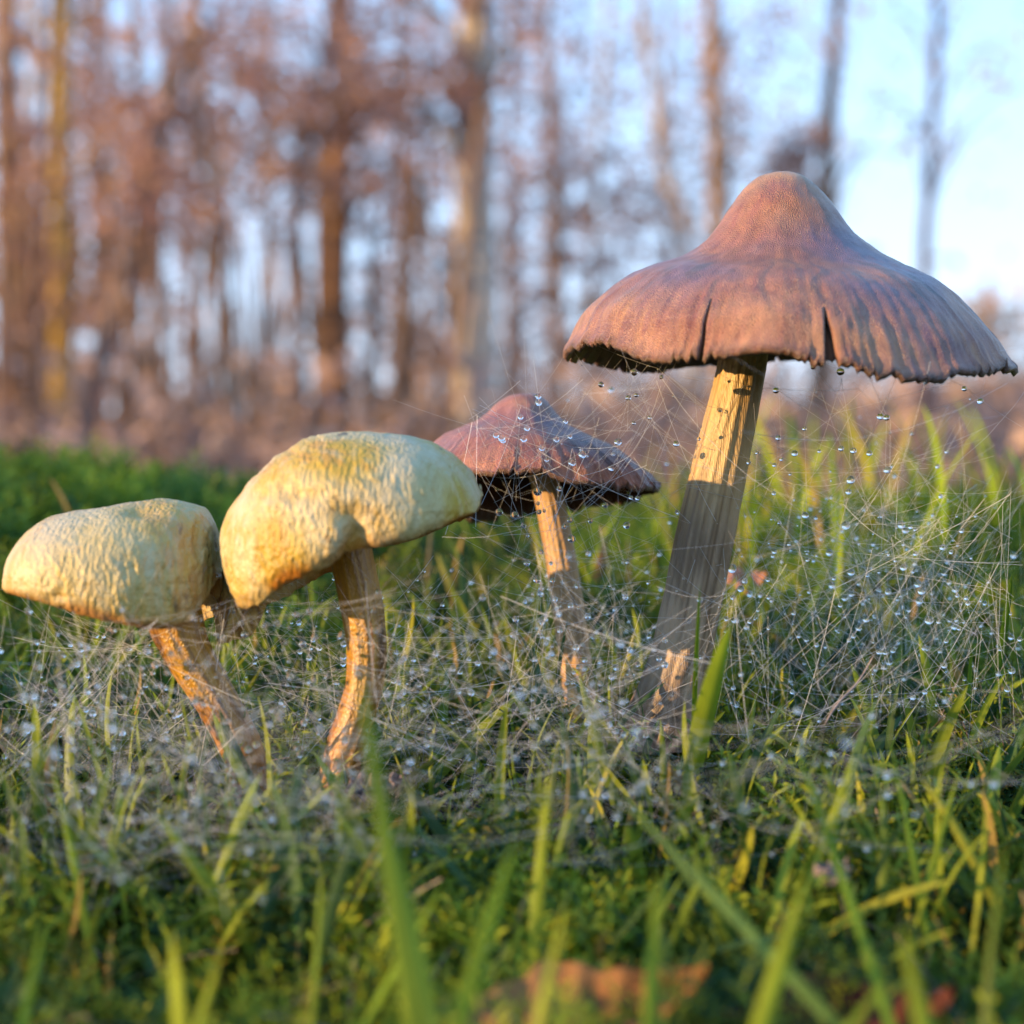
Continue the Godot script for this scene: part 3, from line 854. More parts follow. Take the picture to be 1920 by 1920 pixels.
func make_dead_leaves() -> void:
	# [label, pixel of the near edge centre, depth, half length, half width, turn, roll, colours]
	var rows := [
		["curled orange dead leaf with raised veins, sunk in the turf", 1095, 1915, 0.106, 0.0092, 0.0044, 0.18, 0.42, Color(0.30, 0.135, 0.045), Color(0.12, 0.052, 0.020)],
		["dark red brown dead leaf lying flat under broad blades", 1580, 1930, 0.106, 0.0082, 0.0042, -0.06, 0.36, Color(0.10, 0.03, 0.016), Color(0.05, 0.018, 0.012)],
		["small grey dead leaf crumpled in the moss, above the dark one", 1560, 1640, 0.124, 0.0020, 0.0013, 0.9, 0.5, Color(0.22, 0.17, 0.15), Color(0.12, 0.09, 0.085)],
		["rosy dead leaf half hidden behind the tall stem", 1395, 1090, 0.225, 0.0034, 0.0022, 0.5, 0.8, Color(0.50, 0.24, 0.17), Color(0.34, 0.15, 0.10)],
		["brown dead leaf scrap at the foot of the tilted yellow mushroom", 700, 1478, 0.150, 0.0034, 0.0018, 0.3, 0.4, Color(0.17, 0.12, 0.11), Color(0.09, 0.06, 0.055)],
	]
	for r in rows:
		var c := at(r[1], r[2], r[3])
		var basis_ := Basis.from_euler(Vector3(r[7], r[6], 0.16))
		var sd: float = r[1]
		var place := func(f: float, g: float) -> Vector3:
			var x: float = (g * 2.0 - 1.0)
			var z: float = (f * 2.0 - 1.0)
			var wide: float = pow(maxf(1.0 - absf(x + 0.15 * (1.0 - x * x)), 0.0), 0.75) * 1.25 * (1.0 + 0.06 * na.get_noise_1d(x * 90.0 + sd))
			var y: float = 0.28 * x * x * r[4] + absf(z) * wide * 0.22 * r[5]
			y += sin(absf(z) * 3.0 - x * 20.0) * 0.00035 * (1.0 - absf(z) * 0.3) + na.get_noise_2d(x * 40.0 + sd, z * 30.0) * 0.0006
			return c + basis_ * Vector3(x * r[4], y, z * r[5] * wide)
		var paint := func(f: float, g: float) -> Color:
			var z: float = absf(f * 2.0 - 1.0)
			var vein: float = smoothstep(0.75, 1.0, sin(z * 3.0 - (g * 2.0 - 1.0) * 20.0)) * 0.6 + smoothstep(0.1, 0.0, z) * 0.8
			return (r[9] as Color).lerp(r[8], clampf(0.45 + 0.8 * nb.get_noise_2d(f * 40.0 + sd, g * 70.0) + vein * 0.6, 0, 1))
		tag(rooted("dead_leaf", sheet_leaf(26, 90, place, paint), M.dry, c), r[0], "dead leaf", "dead leaves in the turf")
	# short bits of twig
	var twigs := [
		["thin pinkish stalk slanting through the silk beyond the tall stem", 1545, 1360, 1640, 1230, 0.150, 0.00022],
		["thin reddish stalk lying below the sunlit lance", 1690, 1480, 1800, 1270, 0.172, 0.00018],
	]
	for w in twigs:
		var s := Shape.new()
		var a := at(w[1], w[2], w[5]); var b := at(w[3], w[4], w[5] + 0.004)
		var first := 0
		for r in 13:
			var f := r / 12.0
			var p := a.lerp(b, f) + Vector3(0, sin(f * 7.0) * 0.0003, 0)
			for q in 8:
				var an := TAU * q / 8.0
				var rad: float = w[6] * (1.0 - 0.35 * f) * (1.0 + 0.25 * na.get_noise_2d(f * 300.0, q * 30.0)) * (0.05 if r == 0 or r == 12 else 1.0)
				s.add(p + Vector3(0, cos(an), sin(an)) * rad, Color(0.30, 0.23, 0.20) * (1.0 + 0.5 * na.get_noise_2d(f * 400.0, q * 40.0)))
		s.grid(first, 13, 8, true, false)
		tag(rooted("twig", s, M.straw, a), w[0], "twig", "twigs and stalks in the turf")

# ------------------------------------------------------------------ spider silk and dew

var silk_spots := {}    # region -> points on threads where dew may hang

func web(label: String, seed_: int, region: String, count: int, fans: int, box: Array, depth: Array, radius: Array, sagging := 0.0020) -> void:
	# threads strung inside a block of air: fans that gather to knots, and loose single threads
	rng.seed = seed_
	var s := Shape.new()
	var spots := []
	var knots := []
	for k in fans:
		knots.append(at(rnd(box[0], box[2]), rnd(box[1], box[3]), rnd(depth[0], depth[1])))
	for k in count:
		var a: Vector3
		var b: Vector3
		var d := rnd(depth[0], depth[1])
		if k < count * 0.55 and fans > 0:
			a = knots[rng.randi() % fans] + Vector3(rnd(-1, 1), rnd(-1, 1), rnd(-1, 1)) * 0.0006
			var an := rnd(0, TAU)
			b = a + Vector3(cos(an), sin(an) * 1.2, rnd(-0.5, 0.5)) * rnd(0.005, 0.030)
		else:
			a = at(rnd(box[0], box[2]), rnd(box[1], box[3]), d)
			var an := rnd(0, TAU)
			b = a + Vector3(cos(an), sin(an), rnd(-0.6, 0.6)) * rnd(0.008, 0.034)
		for e in 2:   # ends stay above the turf
			if e == 0: a.y = maxf(a.y, ground(a.x, a.z) + 0.0005)
			else: b.y = maxf(b.y, ground(b.x, b.z) + 0.0005)
		if a.distance_to(b) < 0.002: continue
		var bx := 960.0 + FOCAL * b.x / -b.z
		var by := 960.0 - FOCAL * (b.y - EYE) / -b.z
		if bx < box[0] - 60 or bx > box[2] + 60 or by < box[1] - 50 or by > box[3] + 60: continue
		var sag := rnd(0.0, sagging) * a.distance_to(b) / 0.02
		thread_into(s, a, b, rnd(radius[0], radius[1]) * (2.0 if k % 17 == 0 else 1.0), sag, 5, Color(0.86, 0.84, 0.86) * rnd(0.7, 1.1))
		for e in 2:
			var f := rnd(0.1, 0.9)
			spots.append(a.lerp(b, f) - Vector3(0, sag * 4.0 * f * (1.0 - f) + 0.0002, 0))
	silk_spots[region] = spots
	tag(part("spider_silk", s, M.silk, self, "stuff"), label, "spider silk", "", "stuff")

func make_webs() -> void:
	web("silk threads strung in fans across the small brown cap", 11, "small", 240, 9, [880, 760, 1250, 1000], [0.166, 0.176], [0.000011, 0.000024])
	web("long fine threads hanging below the wide tall cap", 12, "under", 300, 16, [1060, 690, 1900, 960], [0.150, 0.200], [0.000008, 0.000016])
	web("dense silk in the grass beyond the tall stem", 13, "beyond", 1000, 34, [1380, 900, 1920, 1380], [0.150, 0.195], [0.000008, 0.000017])
	web("silk tangled round the foot of the tall and the small stem", 14, "feet", 620, 22, [900, 1020, 1400, 1380], [0.145, 0.20], [0.000008, 0.000017])
	web("silk tangled between the yellow stems", 15, "yellow", 480, 18, [380, 1080, 900, 1400], [0.140, 0.168], [0.000008, 0.000019])
	web("silk tangled under the low yellow cap", 16, "low", 560, 20, [-20, 1120, 460, 1480], [0.130, 0.165], [0.000008, 0.000019])
	web("fine silk caught in the turf below the low yellow cap", 18, "turfleft", 330, 20, [-40, 1300, 760, 1700], [0.112, 0.145], [0.000008, 0.000017])
	web("silk strung low through the turf between the golden and brown stems", 19, "middle", 460, 22, [560, 1130, 1260, 1500], [0.125, 0.165], [0.000008, 0.000017])
	web("loose silk lying on the lower turf", 17, "turf", 420, 22, [-40, 1300, 1960, 1600], [0.105, 0.145], [0.000008, 0.000017])

func dew_label(base: String, p: Vector3, size: float) -> String:
	var x := 960.0 + FOCAL * p.x / -p.z
	var y := 960.0 - FOCAL * (p.y - EYE) / -p.z
	var marks := [
		[1120, 730, "under the raised rim end"], [1215, 690, "close under the rim"], [1185, 750, "against the bright sky gap"], [1190, 800, "over the small cap's far slope"], [1330, 800, "before the lit stem"], [1300, 900, "beside the shaded stem"],
		[1440, 740, "just past the stem top"], [1415, 860, "at the stem's shaded edge"], [1480, 850, "before the back grass by the stem"], [1530, 700, "close under the split rim"], [1590, 700, "under the dripping rim"], [1600, 845, "in the row of four"], [1590, 910, "in the upright pair"], [1510, 960, "alone before the golden blades"], [1660, 790, "before the brown wood"], [1820, 740, "under the far rim end"], [1750, 880, "before the bank's grass tips"],
		[1010, 748, "at the pointed knob"], [980, 790, "on the knob's lit side"], [935, 820, "on the lit slope"], [1000, 830, "on the middle of the slope"], [1045, 825, "at the slope's shadow edge"], [1085, 858, "on the thick shaded strand"], [1160, 830, "on the upper far slope"], [1030, 880, "at the rim above the stem"], [1030, 920, "before the dark gills"], [950, 960, "low before the gills, near the yellow cap"], [1065, 985, "beside the stem top"], [1070, 1010, "at the stem's shaded side"], [1010, 1085, "before the shaded stem"], [1170, 945, "below the far tip"], [1180, 985, "between the two brown stems"],
		[1590, 985, "high over the silk"], [1695, 990, "paired over the green bank"], [1600, 1075, "before the dark hollow"], [1775, 1030, "over the bank's far slope"], [1700, 1065, "on the bunched strands"], [1724, 1115, "in the cluster of three"], [1665, 1110, "near the cluster of three"], [1590, 1120, "above the veil of silk"], [1617, 1168, "low in the veil of silk"], [1742, 1163, "above the sunlit lance blade"], [1790, 1174, "past the sunlit lance blade"], [1655, 1225, "left of the sunlit lance blade"], [1665, 1250, "at the foot of the veil"], [1770, 1247, "right of the sunlit lance blade"], [1895, 1200, "by the tall straight blade"], [1893, 1270, "below the tall straight blade"], [1781, 1297, "low by the thin reddish stalk"], [1690, 1330, "in the lowest tangle"], [1760, 1350, "in the lowest tangle under the lance blade"], [1850, 1314, "at the turf's edge"], [1373, 1066, "touching the tall stem's edge"], [1385, 1110, "before the rosy leaf"], [1445, 1080, "beyond the rosy leaf"], [1370, 1162, "in the low pair by the tall stem"], [1500, 1250, "over the grass past the tall stem"],
		[144, 1240, "far below the low yellow cap"], [290, 1247, "beside the slanting stem"], [282, 1426, "near the turf below the slanting stem"], [115, 1285, "at the end of the tangle"], [205, 1235, "in the middle of the low tangle"], [472, 1400, "on the slanting stem's foot"], [565, 1360, "between the yellow stems"], [562, 1415, "low between the yellow stems"], [265, 1172, "at the low cap's underside"], [380, 1181, "behind the slanting stem's top"], [520, 1168, "by the torn flap"], [705, 1125, "at the tilted stem's top"], [645, 1190, "on the tilted stem"], [750, 1255, "just past the tilted stem"], [765, 1445, "low past the tilted stem's foot"], [795, 1330, "in the open turf past the tilted stem"], [880, 1290, "between tilted and small stems"], [830, 1180, "before the straw stalks"], [905, 1120, "beneath the tilted cap's raised end"], [940, 1245, "nearer the small stem"], [400, 1290, "before the slanting stem"], [320, 1330, "left of the slanting stem"],
	]
	var best := 0
	for k in marks.size():
		if Vector2(x - marks[k][0], y - marks[k][1]).length() < Vector2(x - marks[best][0], y - marks[best][1]).length(): best = k
	var px := size * 2.0 / -p.z * FOCAL
	return ("%s %s, %s" % ["small" if px < 9.5 else ("plump" if px > 12.9 else "round"), base, marks[best][2]])

func make_dew() -> void:
	rng.seed = 91
	var drop := SphereMesh.new()
	drop.radius = 1.0; drop.height = 1.9; drop.radial_segments = 20; drop.rings = 12
	drop.material = M.water
	var proto := MeshInstance3D.new()
	proto.mesh = drop
	# drops one can pick out in the photograph: [px, py, size px]
	var under := [[1127, 721, 11], [1189, 698, 14], [1178, 746, 11], [1193, 741, 9], [1215, 687, 6], [1234, 693, 5], [1218, 783, 8], [1188, 793, 8], [1158, 829, 13], [1240, 707, 8], [1455, 732, 12], [1524, 689, 8], [1576, 697, 15], [1508, 804, 8], [1662, 783, 12], [1808, 729, 10], [1838, 752, 12], [1577, 841, 11], [1600, 845, 12], [1630, 850, 11], [1536, 846, 7], [1490, 850, 12], [1459, 821, 10], [1404, 867, 9], [1465, 861, 8], [1452, 872, 8], [1595, 900, 15], [1591, 922, 11], [1451, 925, 8], [1510, 966, 13], [1420, 849, 8], [1350, 770, 8], [1310, 823, 8]]
	var small := [[1009, 743, 12], [1010, 755, 13], [976, 782, 11], [930, 816, 12], [943, 826, 11], [982, 823, 13], [988, 803, 12], [1043, 824, 12], [1016, 840, 12], [1092, 852, 15], [1073, 867, 15], [1060, 790, 10], [1160, 828, 13], [1025, 862, 9], [1049, 916, 11], [936, 960, 14], [965, 966, 15], [1008, 922, 16], [981, 985, 11], [1058, 987, 10], [1072, 1010, 15], [1015, 1035, 9], [1135, 947, 11], [1175, 985, 13], [1069, 975, 11], [1183, 933, 8], [1007, 1086, 15], [1036, 1088, 10], [1195, 934, 9]]
	var far := [[1586, 985, 16], [1690, 984, 14], [1698, 994, 13], [1596, 1073, 13], [1767, 1026, 11], [1783, 1035, 8], [1555, 1036, 13], [1694, 1064, 13], [1721, 1095, 13], [1728, 1108, 15], [1724, 1126, 14], [1665, 1109, 12], [1584, 1121, 12], [1624, 1160, 14], [1610, 1177, 12], [1742, 1163, 16], [1790, 1174, 14], [1600, 1192, 10], [1648, 1222, 10], [1667, 1240, 14], [1658, 1250, 12], [1660, 1222, 12], [1770, 1247, 13], [1897, 1257, 14], [1896, 1194, 11], [1912, 1198, 10], [1889, 1292, 12], [1781, 1297, 13], [1690, 1315, 15], [1752, 1335, 12], [1763, 1353, 16], [1689, 1350, 14], [1848, 1314, 10], [1373, 1066, 17], [1389, 1104, 13], [1374, 1120, 10], [1440, 1087, 8], [1362, 1160, 9], [1376, 1163, 10], [1452, 1034, 9], [1791, 1105, 12], [1770, 1075, 10]]
	var low := [[144, 1240, 12], [290, 1247, 14], [282, 1426, 13], [205, 1235, 10], [118, 1285, 10], [480, 1396, 14], [465, 1405, 14], [570, 1355, 13], [562, 1415, 12], [260, 1172, 13], [380, 1181, 11], [520, 1168, 13], [710, 1110, 12], [700, 1145, 11], [640, 1190, 12], [752, 1240, 12], [745, 1275, 11], [765, 1445, 12], [795, 1330, 12], [880, 1290, 11], [830, 1180, 11], [905, 1120, 12], [940, 1245, 12], [400, 1290, 10], [320, 1330, 12]]
	var sets := [
		["under", under, "dew drop below the tall cap", "dew drops below the tall cap", 0.160, 0.172, 8],
		["small", small, "dew drop about the small brown cap", "dew drops about the small cap", 0.164, 0.172, 4],
		["beyond", far, "dew drop beyond the tall stem", "dew drops beyond the tall stem", 0.160, 0.178, 16],
		["low", low, "dew drop about the yellow stems", "dew drops about the yellow stems", 0.140, 0.152, 12],
	]
	var line := Shape.new()
	var drops := []
	for st in sets:
		var spots := []
		for p in st[1]:
			var c := at(p[0], p[1], rnd(st[4], st[5]))
			spots.append([c, p[2] * 0.5 / FOCAL * -c.z])
			# every drop hangs on a thread of its own
			var an := rnd(0.3, 2.8)
			var l := rnd(0.004, 0.012)
			var dir := Vector3(cos(an), sin(an) * 0.9, rnd(-0.3, 0.3)).normalized()
			var up := Vector3(0, p[2] * 0.5 / FOCAL * -c.z * 0.8, 0)
			thread_into(line, c + up - dir * l, c + up, rnd(0.000010, 0.00002), 0.0002, 4, Color(0.6, 0.57, 0.56))
			thread_into(line, c + up, c + up + dir.rotated(Vector3.BACK, rnd(-0.5, 0.5)) * l * 1.1, rnd(0.000010, 0.00002), 0.0002, 4, Color(0.6, 0.57, 0.56))
		var pool: Array = silk_spots[st[0]]
		for k in mini(st[6], pool.size()):
			var q: Vector3 = pool[rng.randi() % pool.size()]
			var qx := 960.0 + FOCAL * q.x / -q.z
			if st[0] == "under" and qx > 1270.0 and qx < 1460.0: continue
			spots.append([q, rnd(0.00020, 0.00042)])
		for q in spots:
			var o: MeshInstance3D = proto.duplicate()
			o.name = numbered("dew_drop")
			o.position = q[0]
			o.scale = Vector3.ONE * q[1] * Vector3(1.0, rnd(0.95, 1.1), 1.0)
			tag(o, dew_label(st[2], q[0], q[1]), "dew drop", st[3])
			add_child(o)
			drops.append(o)
	tag(part("spider_silk", line, M.silk, self, "stuff"), "single threads that carry the larger dew drops", "spider silk", "", "stuff")
	var alike := {}
	for o in drops:
		var text: String = o.get_meta("label")
		if not alike.has(text): alike[text] = []
		alike[text].append(o)
	for text in alike:
		var row: Array = alike[text]
		if row.size() < 2: continue
		row.sort_custom(func(a, b): return a.position.x / -a.position.z < b.position.x / -b.position.z)
		for k in row.size():
			var which: String = "leftmost" if k == 0 else ("rightmost" if k == row.size() - 1 else ["second", "third", "fourth", "fifth", "sixth"][mini(k - 1, 4)] + " from left")
			var full: String = text + ", " + which
			while full.split(" ").size() > 16: full = full.substr(full.find(" ") + 1)
			row[k].set_meta("label", full)
	# the rest of the dew, too fine to pick out
	var ball := Shape.new()
	for r in 9:
		var la := PI * r / 8.0
		for q in 12:
			var lo := TAU * q / 12.0
			ball.add(Vector3(sin(la) * cos(lo), cos(la), sin(la) * sin(lo)))
	ball.grid(0, 9, 12, true, true)
	var where := []
	var tints := PackedColorArray()
	for key in ["small", "under", "beyond", "feet", "yellow", "low", "turf", "turfleft", "middle"]:
		var pool: Array = silk_spots[key]
		var n := int(pool.size() * ((0.6 if key == "beyond" else 1.0) if key in ["beyond", "feet", "low", "yellow", "turf", "turfleft", "middle"] else 0.2))
		for k in n:
			var r := 0.00006 + 0.00022 * pow(rng.randf(), 1.8)
			if key.begins_with("turf") or key in ["feet", "middle", "low", "yellow"]: r *= 1.35
			var q: Vector3 = pool[rng.randi() % pool.size()]
			var qx := 960.0 + FOCAL * q.x / -q.z
			if key == "under" and qx > 1270.0 and qx < 1460.0: continue
			where.append(Transform3D(Basis.from_scale(Vector3(r, r, r)), q))
			tints.append(Color.WHITE)
	var o := scatter("fine_dew", ball.mesh(), M.water, where, tints)
	tag(o, "fine beads of dew along the silk", "dew", "", "stuff")
	proto.free()

# ------------------------------------------------------------------ the wood

func limb_shape(pts: Array, rads: Array, sides: int, col: Color, seed_: float, segs_per := 6) -> Shape:
	var s := Shape.new()
	var n := pts.size()
	var rows := (n - 1) * segs_per + 1
	for r in rows:
		var f := float(r) / segs_per
		var j := mini(int(f), n - 2)
		var u := f - j
		var p0: Vector3 = pts[maxi(j - 1, 0)]; var p1: Vector3 = pts[j]; var p2: Vector3 = pts[j + 1]; var p3: Vector3 = pts[mini(j + 2, n - 1)]
		var p := p1.cubic_interpolate(p2, p0, p3, u)
		var dir := (p2 - p1).normalized()
		var uu := dir.cross(Vector3(0.1, 0.2, 1.0)).normalized()
		var ww := dir.cross(uu)
		var rad: float = lerpf(rads[j], rads[j + 1], u)
		for q in sides:
			var a := TAU * q / sides
			var g := 1.0 + 0.16 * na.get_noise_3d(cos(a) * 40.0 + seed_, f * 60.0, sin(a) * 40.0)
			s.add(p + (uu * cos(a) + ww * sin(a)) * rad * g, col * (1.0 + 0.7 * nb.get_noise_3d(cos(a) * 50.0, f * 90.0 + seed_, sin(a) * 50.0)))
	s.grid(0, rows, sides, true, false)
	return s

func leaf_into(s: Shape, p: Vector3, size: float, col: Color) -> void:
	var a := Vector3(rnd(-1, 1), rnd(-0.8, 0.5), rnd(-1, 1)).normalized()
	var b := a.cross(Vector3(rnd(-1, 1), rnd(-1, 1), rnd(-1, 1))).normalized()
	var i0 := s.add(p - a * size * 0.5, col)
	var i1 := s.add(p + b * size * 0.32 + a * size * 0.02, col * 1.1)
	var i2 := s.add(p + a * size * 0.55, col)
	var i3 := s.add(p - b * size * 0.32 + a * size * 0.02, col * 0.9)
	s.quad(i0, i1, i2, i3)

# trunk through pixel stations at one distance; sprays of leaves [px, py, spread, count] on limbs of their own
func tree(label: String, d: float, st: Array, width: float, bark: Color, sprays: Array, leaf_cols: Array, seed_: int, leaf_size := 0.058) -> void:
	rng.seed = seed_
	var k := d / FOCAL
	var foot := at(st[-1][0], st[-1][1], d)
	foot.y = ground(foot.x, foot.z)
	var t := thing("tree", foot, label, "tree", "trees of the autumn wood")
	var pts := [foot - Vector3(0, 0.05, 0)]
	for j in range(st.size() - 1, -1, -1):
		var p := at(st[j][0], st[j][1], d)
		if p.y > foot.y + 0.25: pts.append(p)
	var up: Vector3 = (pts[-1] - pts[-2]).normalized()
	for j in (3 if st[0][1] < 350 else 1):
		pts.append(pts[-1] + (up * 0.6 + Vector3(rnd(-0.08, 0.08), 0.8, rnd(-0.08, 0.08))) * d * (0.22 if st[0][1] < 350 else 0.01))
	var rads := []
	for j in pts.size():
		rads.append(width * 0.42 * k * lerpf(1.15, 0.32, pow(float(j) / (pts.size() - 1), 1.4)) * (1.2 if j == 0 else 1.0))
	part("trunk", limb_shape(pts, rads, 12, bark, seed_, 8), M.bark, t)
	var crown := Shape.new()
	for sp in sprays:
		var c := at(sp[0], sp[1], d + rnd(-0.6, 0.6))
		# the limb that carries it leaves the trunk a little lower
		var best: Vector3 = pts[1]
		for j in 40:
			var f := j / 39.0 * (pts.size() - 1.001)
			var q: Vector3 = pts[int(f)].lerp(pts[int(f) + 1], f - int(f))
			if absf(q.y - (c.y - 0.35)) < absf(best.y - (c.y - 0.35)): best = q
		var mid := best.lerp(c, 0.55) + Vector3(0, 0.10, 0)
		var lr := maxf(0.010, width * 0.15 * k)
		part("limb", limb_shape([best, mid, c, c + (c - mid) * 0.5], [lr, lr * 0.7, lr * 0.45, lr * 0.2], 6, bark * 0.8, seed_ + 5.0, 4), M.bark, t)
		var wide: float = sp[2] * k
		for e in int(sp[3] * 3.1):
			var g := Vector3(rng.randfn(0, 0.5), rng.randfn(0, 0.42), rng.randfn(0, 0.5)) * wide
			g.y -= 0.25 * Vector2(g.x, g.z).length()
			var p := c + g
			if na.get_noise_3d(p.x * 150.0, p.y * 190.0, p.z * 40.0) < 0.11: continue
			leaf_into(crown, p, leaf_size * rnd(0.6, 1.3), (leaf_cols[rng.randi() % leaf_cols.size()] as Color) * rnd(0.75, 1.25))
	# the rest of the crown, above the picture
	for e in (500 if st[0][1] < 350 else 0):
		var p: Vector3 = pts[-2] + Vector3(rng.randfn(0, 0.9), rng.randfn(0, 1.0), rng.randfn(0, 0.9))
		leaf_into(crown, p, leaf_size * 1.6, leaf_cols[rng.randi() % leaf_cols.size()])
	part("crown", crown, M.leaf, t)

func spray_rows(x0: float, x1: float, y0: float, y1: float, n: int, spread: float, count: int) -> Array:
	var out := []
	for k in n:
		out.append([rnd(x0, x1), rnd(y0, y1), spread * rnd(1.1, 2.0), count * rnd(0.8, 1.5)])
	return out

func make_wood() -> void:
	var rust := [Color(0.42, 0.23, 0.17), Color(0.35, 0.19, 0.155), Color(0.47, 0.27, 0.17), Color(0.31, 0.18, 0.16)]
	var plum := [Color(0.40, 0.26, 0.22), Color(0.44, 0.28, 0.22), Color(0.36, 0.24, 0.22)]
	var tan_ := [Color(0.34, 0.20, 0.09), Color(0.28, 0.17, 0.09)]
	var brown := Color(0.24, 0.165, 0.12)
	var pale := Color(0.38, 0.30, 0.22)
	var gold := Color(0.38, 0.25, 0.08)
	var dark := Color(0.15, 0.11, 0.10)
	rng.seed = 1000
	tree("golden lit trunk at the dense end of the wood", 9.0, [[118, -10], [114, 250], [116, 500], [112, 820], [110, 900]], 46, gold, spray_rows(-60, 260, -40, 560, 15, 120, 120), rust, 1)
	tree("dim brown trunk at the very end of the dense wood", 10.5, [[10, -10], [20, 400], [22, 900]], 58, brown, spray_rows(-80, 120, 0, 640, 9, 120, 110), rust, 2)
	tree("thin dark trunk leaning far over, among the dense leaves", 7.5, [[362, -10], [318, 190], [286, 330], [230, 540], [170, 720], [120, 880]], 38, dark, spray_rows(200, 480, -40, 330, 11, 110, 120), rust, 3)
	tree("orange lit slim trunk standing clear below the leaves", 11.0, [[306, 200], [298, 450], [290, 650], [280, 900]], 30, pale, spray_rows(200, 360, 60, 420, 6, 100, 80), rust, 4)
	tree("short slanting trunk, bright, low before the pale gap", 10.0, [[395, 420], [418, 640], [440, 800], [452, 900]], 32, pale, spray_rows(330, 460, 250, 560, 3, 80, 60), tan_, 5)
	tree("dark trunk with an elbow, beside the brown straight one", 9.0, [[622, -10], [600, 150], [566, 270], [556, 420], [552, 900]], 27, dark, spray_rows(480, 680, -40, 330, 8, 100, 110), plum, 6)
	tree("brown straight trunk behind the top of the tilted yellow cap", 9.5, [[640, -10], [634, 300], [630, 560], [640, 900]], 52, Color(0.17, 0.095, 0.06), spray_rows(560, 830, -40, 330, 13, 120, 120), rust, 7)
	tree("widest pale trunk of the wood, shaded down one side", 8.0, [[888, -10], [890, 300], [892, 600], [896, 900]], 86, Color(0.42, 0.355, 0.29), spray_rows(720, 1010, -60, 180, 9, 120, 120), rust, 8)
	tree("slim trunk above the small brown cap", 11.0, [[1022, -10], [1030, 200], [1042, 430], [1046, 900]], 32, Color(0.26, 0.17, 0.12), spray_rows(940, 1150, -20, 420, 10, 110, 110), plum, 9)
	tree("thin pale crooked trunk in the bright gap", 12.0, [[1208, -10], [1226, 160], [1248, 330], [1290, 460], [1300, 900]], 24, pale, spray_rows(1100, 1290, 0, 460, 8, 110, 80), plum, 10)
	tree("lit brown trunk rising behind the knob of the tall cap", 9.5, [[1332, -10], [1338, 160], [1346, 340], [1350, 900]], 38, Color(0.30, 0.19, 0.11), spray_rows(1240, 1420, 0, 420, 7, 100, 90), plum, 11)
	tree("rusty trunk with level boughs behind the tall cap", 9.0, [[1572, -10], [1560, 140], [1552, 300], [1540, 900]], 36, Color(0.27, 0.15, 0.085), [[1500, 300, 60, 110], [1620, 285, 60, 90], [1470, 290, 50, 50], [1650, 282, 36, 40], [1560, 20, 120, 90], [1480, 60, 90, 50], [1530, 260, 60, 70]], plum, 12)
	tree("lone dark bare trunk against the open sky", 8.5, [[1756, -10], [1748, 200], [1744, 340], [1734, 480], [1738, 900]], 24, Color(0.09, 0.065, 0.075), [[1800, 20, 160, 40], [1860, 90, 150, 34], [1690, 30, 160, 46], [1640, 190, 170, 44], [1840, 240, 160, 26], [1700, 260, 120, 24], [1890, 170, 120, 24]], plum, 13)
	# farther trees that close the wood behind
	tree("distant trunk between the golden one and the leaning one", 15.0, [[170, 100], [186, 500], [190, 880]], 30, brown, spray_rows(60, 330, 100, 660, 14, 110, 100), rust, 14, 0.10)
	tree("distant slim trunk at the foot of the dense wood", 14.0, [[60, 300], [48, 650], [40, 880]], 26, pale, spray_rows(-60, 200, 200, 740, 10, 110, 100), rust, 15, 0.10)
	tree("distant trunk seen through the pale gap", 17.0, [[505, 300], [512, 560], [516, 880]], 22, brown, spray_rows(360, 620, 60, 420, 12, 100, 90), plum, 16, 0.11)
	tree("distant trunk just beside the widest one", 16.0, [[760, 200], [752, 540], [750, 880]], 26, brown, spray_rows(660, 860, 240, 660, 15, 110, 100), rust, 17, 0.11)
	tree("distant dark trunk between the widest and the slim one", 18.0, [[960, 150], [966, 500], [970, 880]], 20, dark, spray_rows(920, 1130, 330, 700, 13, 110, 90), plum, 18, 0.12)
	tree("distant pale trunk above the silk of the small cap", 18.0, [[1120, 300], [1110, 560], [1106, 880]], 18, pale, spray_rows(1050, 1260, 350, 560, 8, 100, 80), plum, 19, 0.12)
	tree("faint far trunk behind the wide cap's near end", 19.0, [[1250, 200], [1256, 520], [1260, 880]], 16, brown, spray_rows(1180, 1420, 60, 380, 9, 110, 60), plum, 20, 0.12)
	tree("far tan bush tree peeping over the wide cap's far end", 26.0, [[1850, 560], [1846, 640], [1844, 800]], 22, brown, [[1840, 570, 50, 160], [1880, 610, 60, 160], [1900, 660, 70, 160], [1820, 620, 50, 120]], [Color(0.42, 0.28, 0.13), Color(0.36, 0.22, 0.11)], 21, 0.14)
	# leafless brush and bracken along the edge of the wood, one brown mass
	rng.seed = 2222
	var s := Shape.new()
	for k in 42000:
		var d := rnd(6.0, 26.0)
		var x := rnd(-0.60, 0.60) * d
		var g := ground(x, -d)
		var p := Vector3(x, g + absf(rng.randfn(0, 0.26 if k % 3 else 0.42)) * (1.0 + d * 0.03), -d)
		leaf_into(s, p, rnd(0.05, 0.13), [Color(0.44, 0.29, 0.24), Color(0.38, 0.26, 0.23), Color(0.48, 0.32, 0.23)][k % 3] * rnd(0.7, 1.3))
	for k in 980:
		var d := rnd(7.0, 22.0)
		var x := rnd(-0.60, 0.60) * d
		if k % 4 == 0: x = -absf(x)
		var g := ground(x, -d)
		thread_into(s, Vector3(x, g, -d), Vector3(x + rnd(-0.3, 0.3), g + rnd(0.4, 1.2) * (2.6 if k % 4 == 0 else 1.0), -d), rnd(0.006, 0.016) * (2.4 if k % 4 == 0 else 1.0), 0.02, 4, Color(0.32, 0.20, 0.13) * rnd(0.6, 1.4))
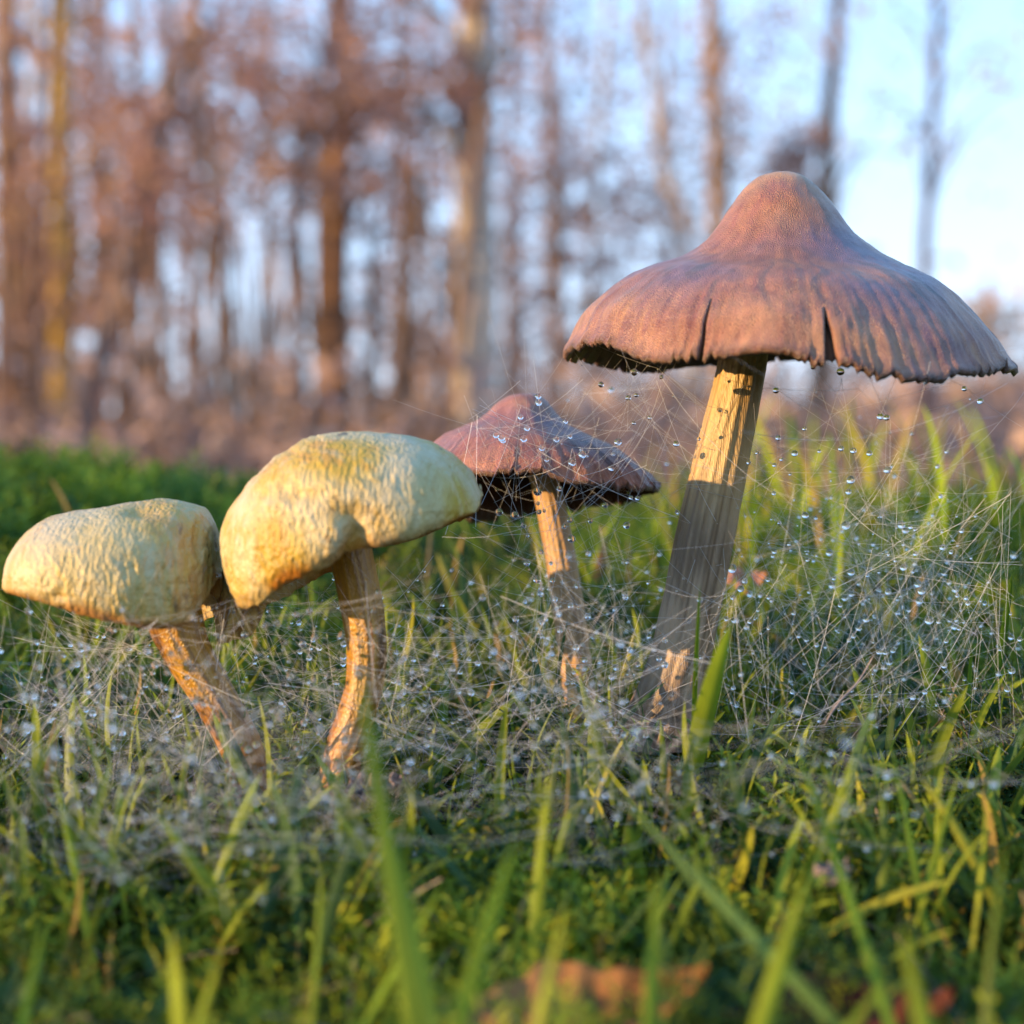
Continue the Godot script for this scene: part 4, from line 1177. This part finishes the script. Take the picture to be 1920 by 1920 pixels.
	tag(part("undergrowth", s, M.leaf, self, "stuff"), "brown bracken and bare brush along the edge of the wood", "", "", "stuff")

# ------------------------------------------------------------------

func _ready() -> void:
	rng.seed = 7
	na.noise_type = FastNoiseLite.TYPE_SIMPLEX_SMOOTH; na.frequency = 0.02; na.seed = 4; na.fractal_type = FastNoiseLite.FRACTAL_NONE
	nb.noise_type = FastNoiseLite.TYPE_SIMPLEX_SMOOTH; nb.frequency = 0.02; nb.seed = 9; nb.fractal_type = FastNoiseLite.FRACTAL_FBM; nb.fractal_octaves = 4

	var cam := Camera3D.new()
	cam.name = "camera"
	add_child(cam)
	cam.position = Vector3(0, EYE, 0)
	var lens := CameraAttributesPhysical.new()
	lens.frustum_focal_length = 12.0 / tan(deg_to_rad(19.0))
	lens.frustum_focus_distance = FOCUS
	lens.frustum_near = 0.01
	lens.frustum_far = 300.0
	lens.exposure_aperture = 12.5
	cam.attributes = lens
	cam.fov = 38.0
	cam.near = 0.01
	cam.far = 300.0
	cam.current = true

	var env := Environment.new()
	var sky := Sky.new()
	var sm := ProceduralSkyMaterial.new()
	sm.sky_top_color = Color(0.36, 0.54, 0.72)
	sm.sky_horizon_color = Color(0.68, 0.73, 0.78)
	sm.sky_curve = 0.20
	sm.sky_energy_multiplier = 1.3
	sm.ground_bottom_color = Color(0.20, 0.14, 0.10)
	sm.ground_horizon_color = Color(0.55, 0.50, 0.48)
	sky.sky_material = sm
	env.background_mode = Environment.BG_SKY
	env.sky = sky
	env.tonemap_mode = Environment.TONE_MAPPER_LINEAR
	env.tonemap_exposure = 1.9
	env.sdfgi_enabled = true
	env.ssao_enabled = true
	env.ssil_enabled = true
	var we := WorldEnvironment.new()
	we.name = "world"
	we.environment = env
	add_child(we)

	var sun := DirectionalLight3D.new()
	sun.name = "sun"
	var az := deg_to_rad(66.0); var el := deg_to_rad(7.0)     # low, from the left and a little behind the lens
	sun.basis = Basis.looking_at(Vector3(sin(az) * cos(el), -sin(el), -cos(az) * cos(el)))
	sun.light_color = Color(1.0, 0.83, 0.57)
	sun.light_energy = 1.6
	sun.light_angular_distance = 0.5
	sun.shadow_enabled = true
	add_child(sun)

	make_materials()
	make_ground()
	make_wood()
	make_tall_mushroom()
	make_small_mushroom()
	make_yellow_mushrooms()
	make_dead_leaves()
	make_big_blades()
	make_turf()
	make_webs()
	make_dew()
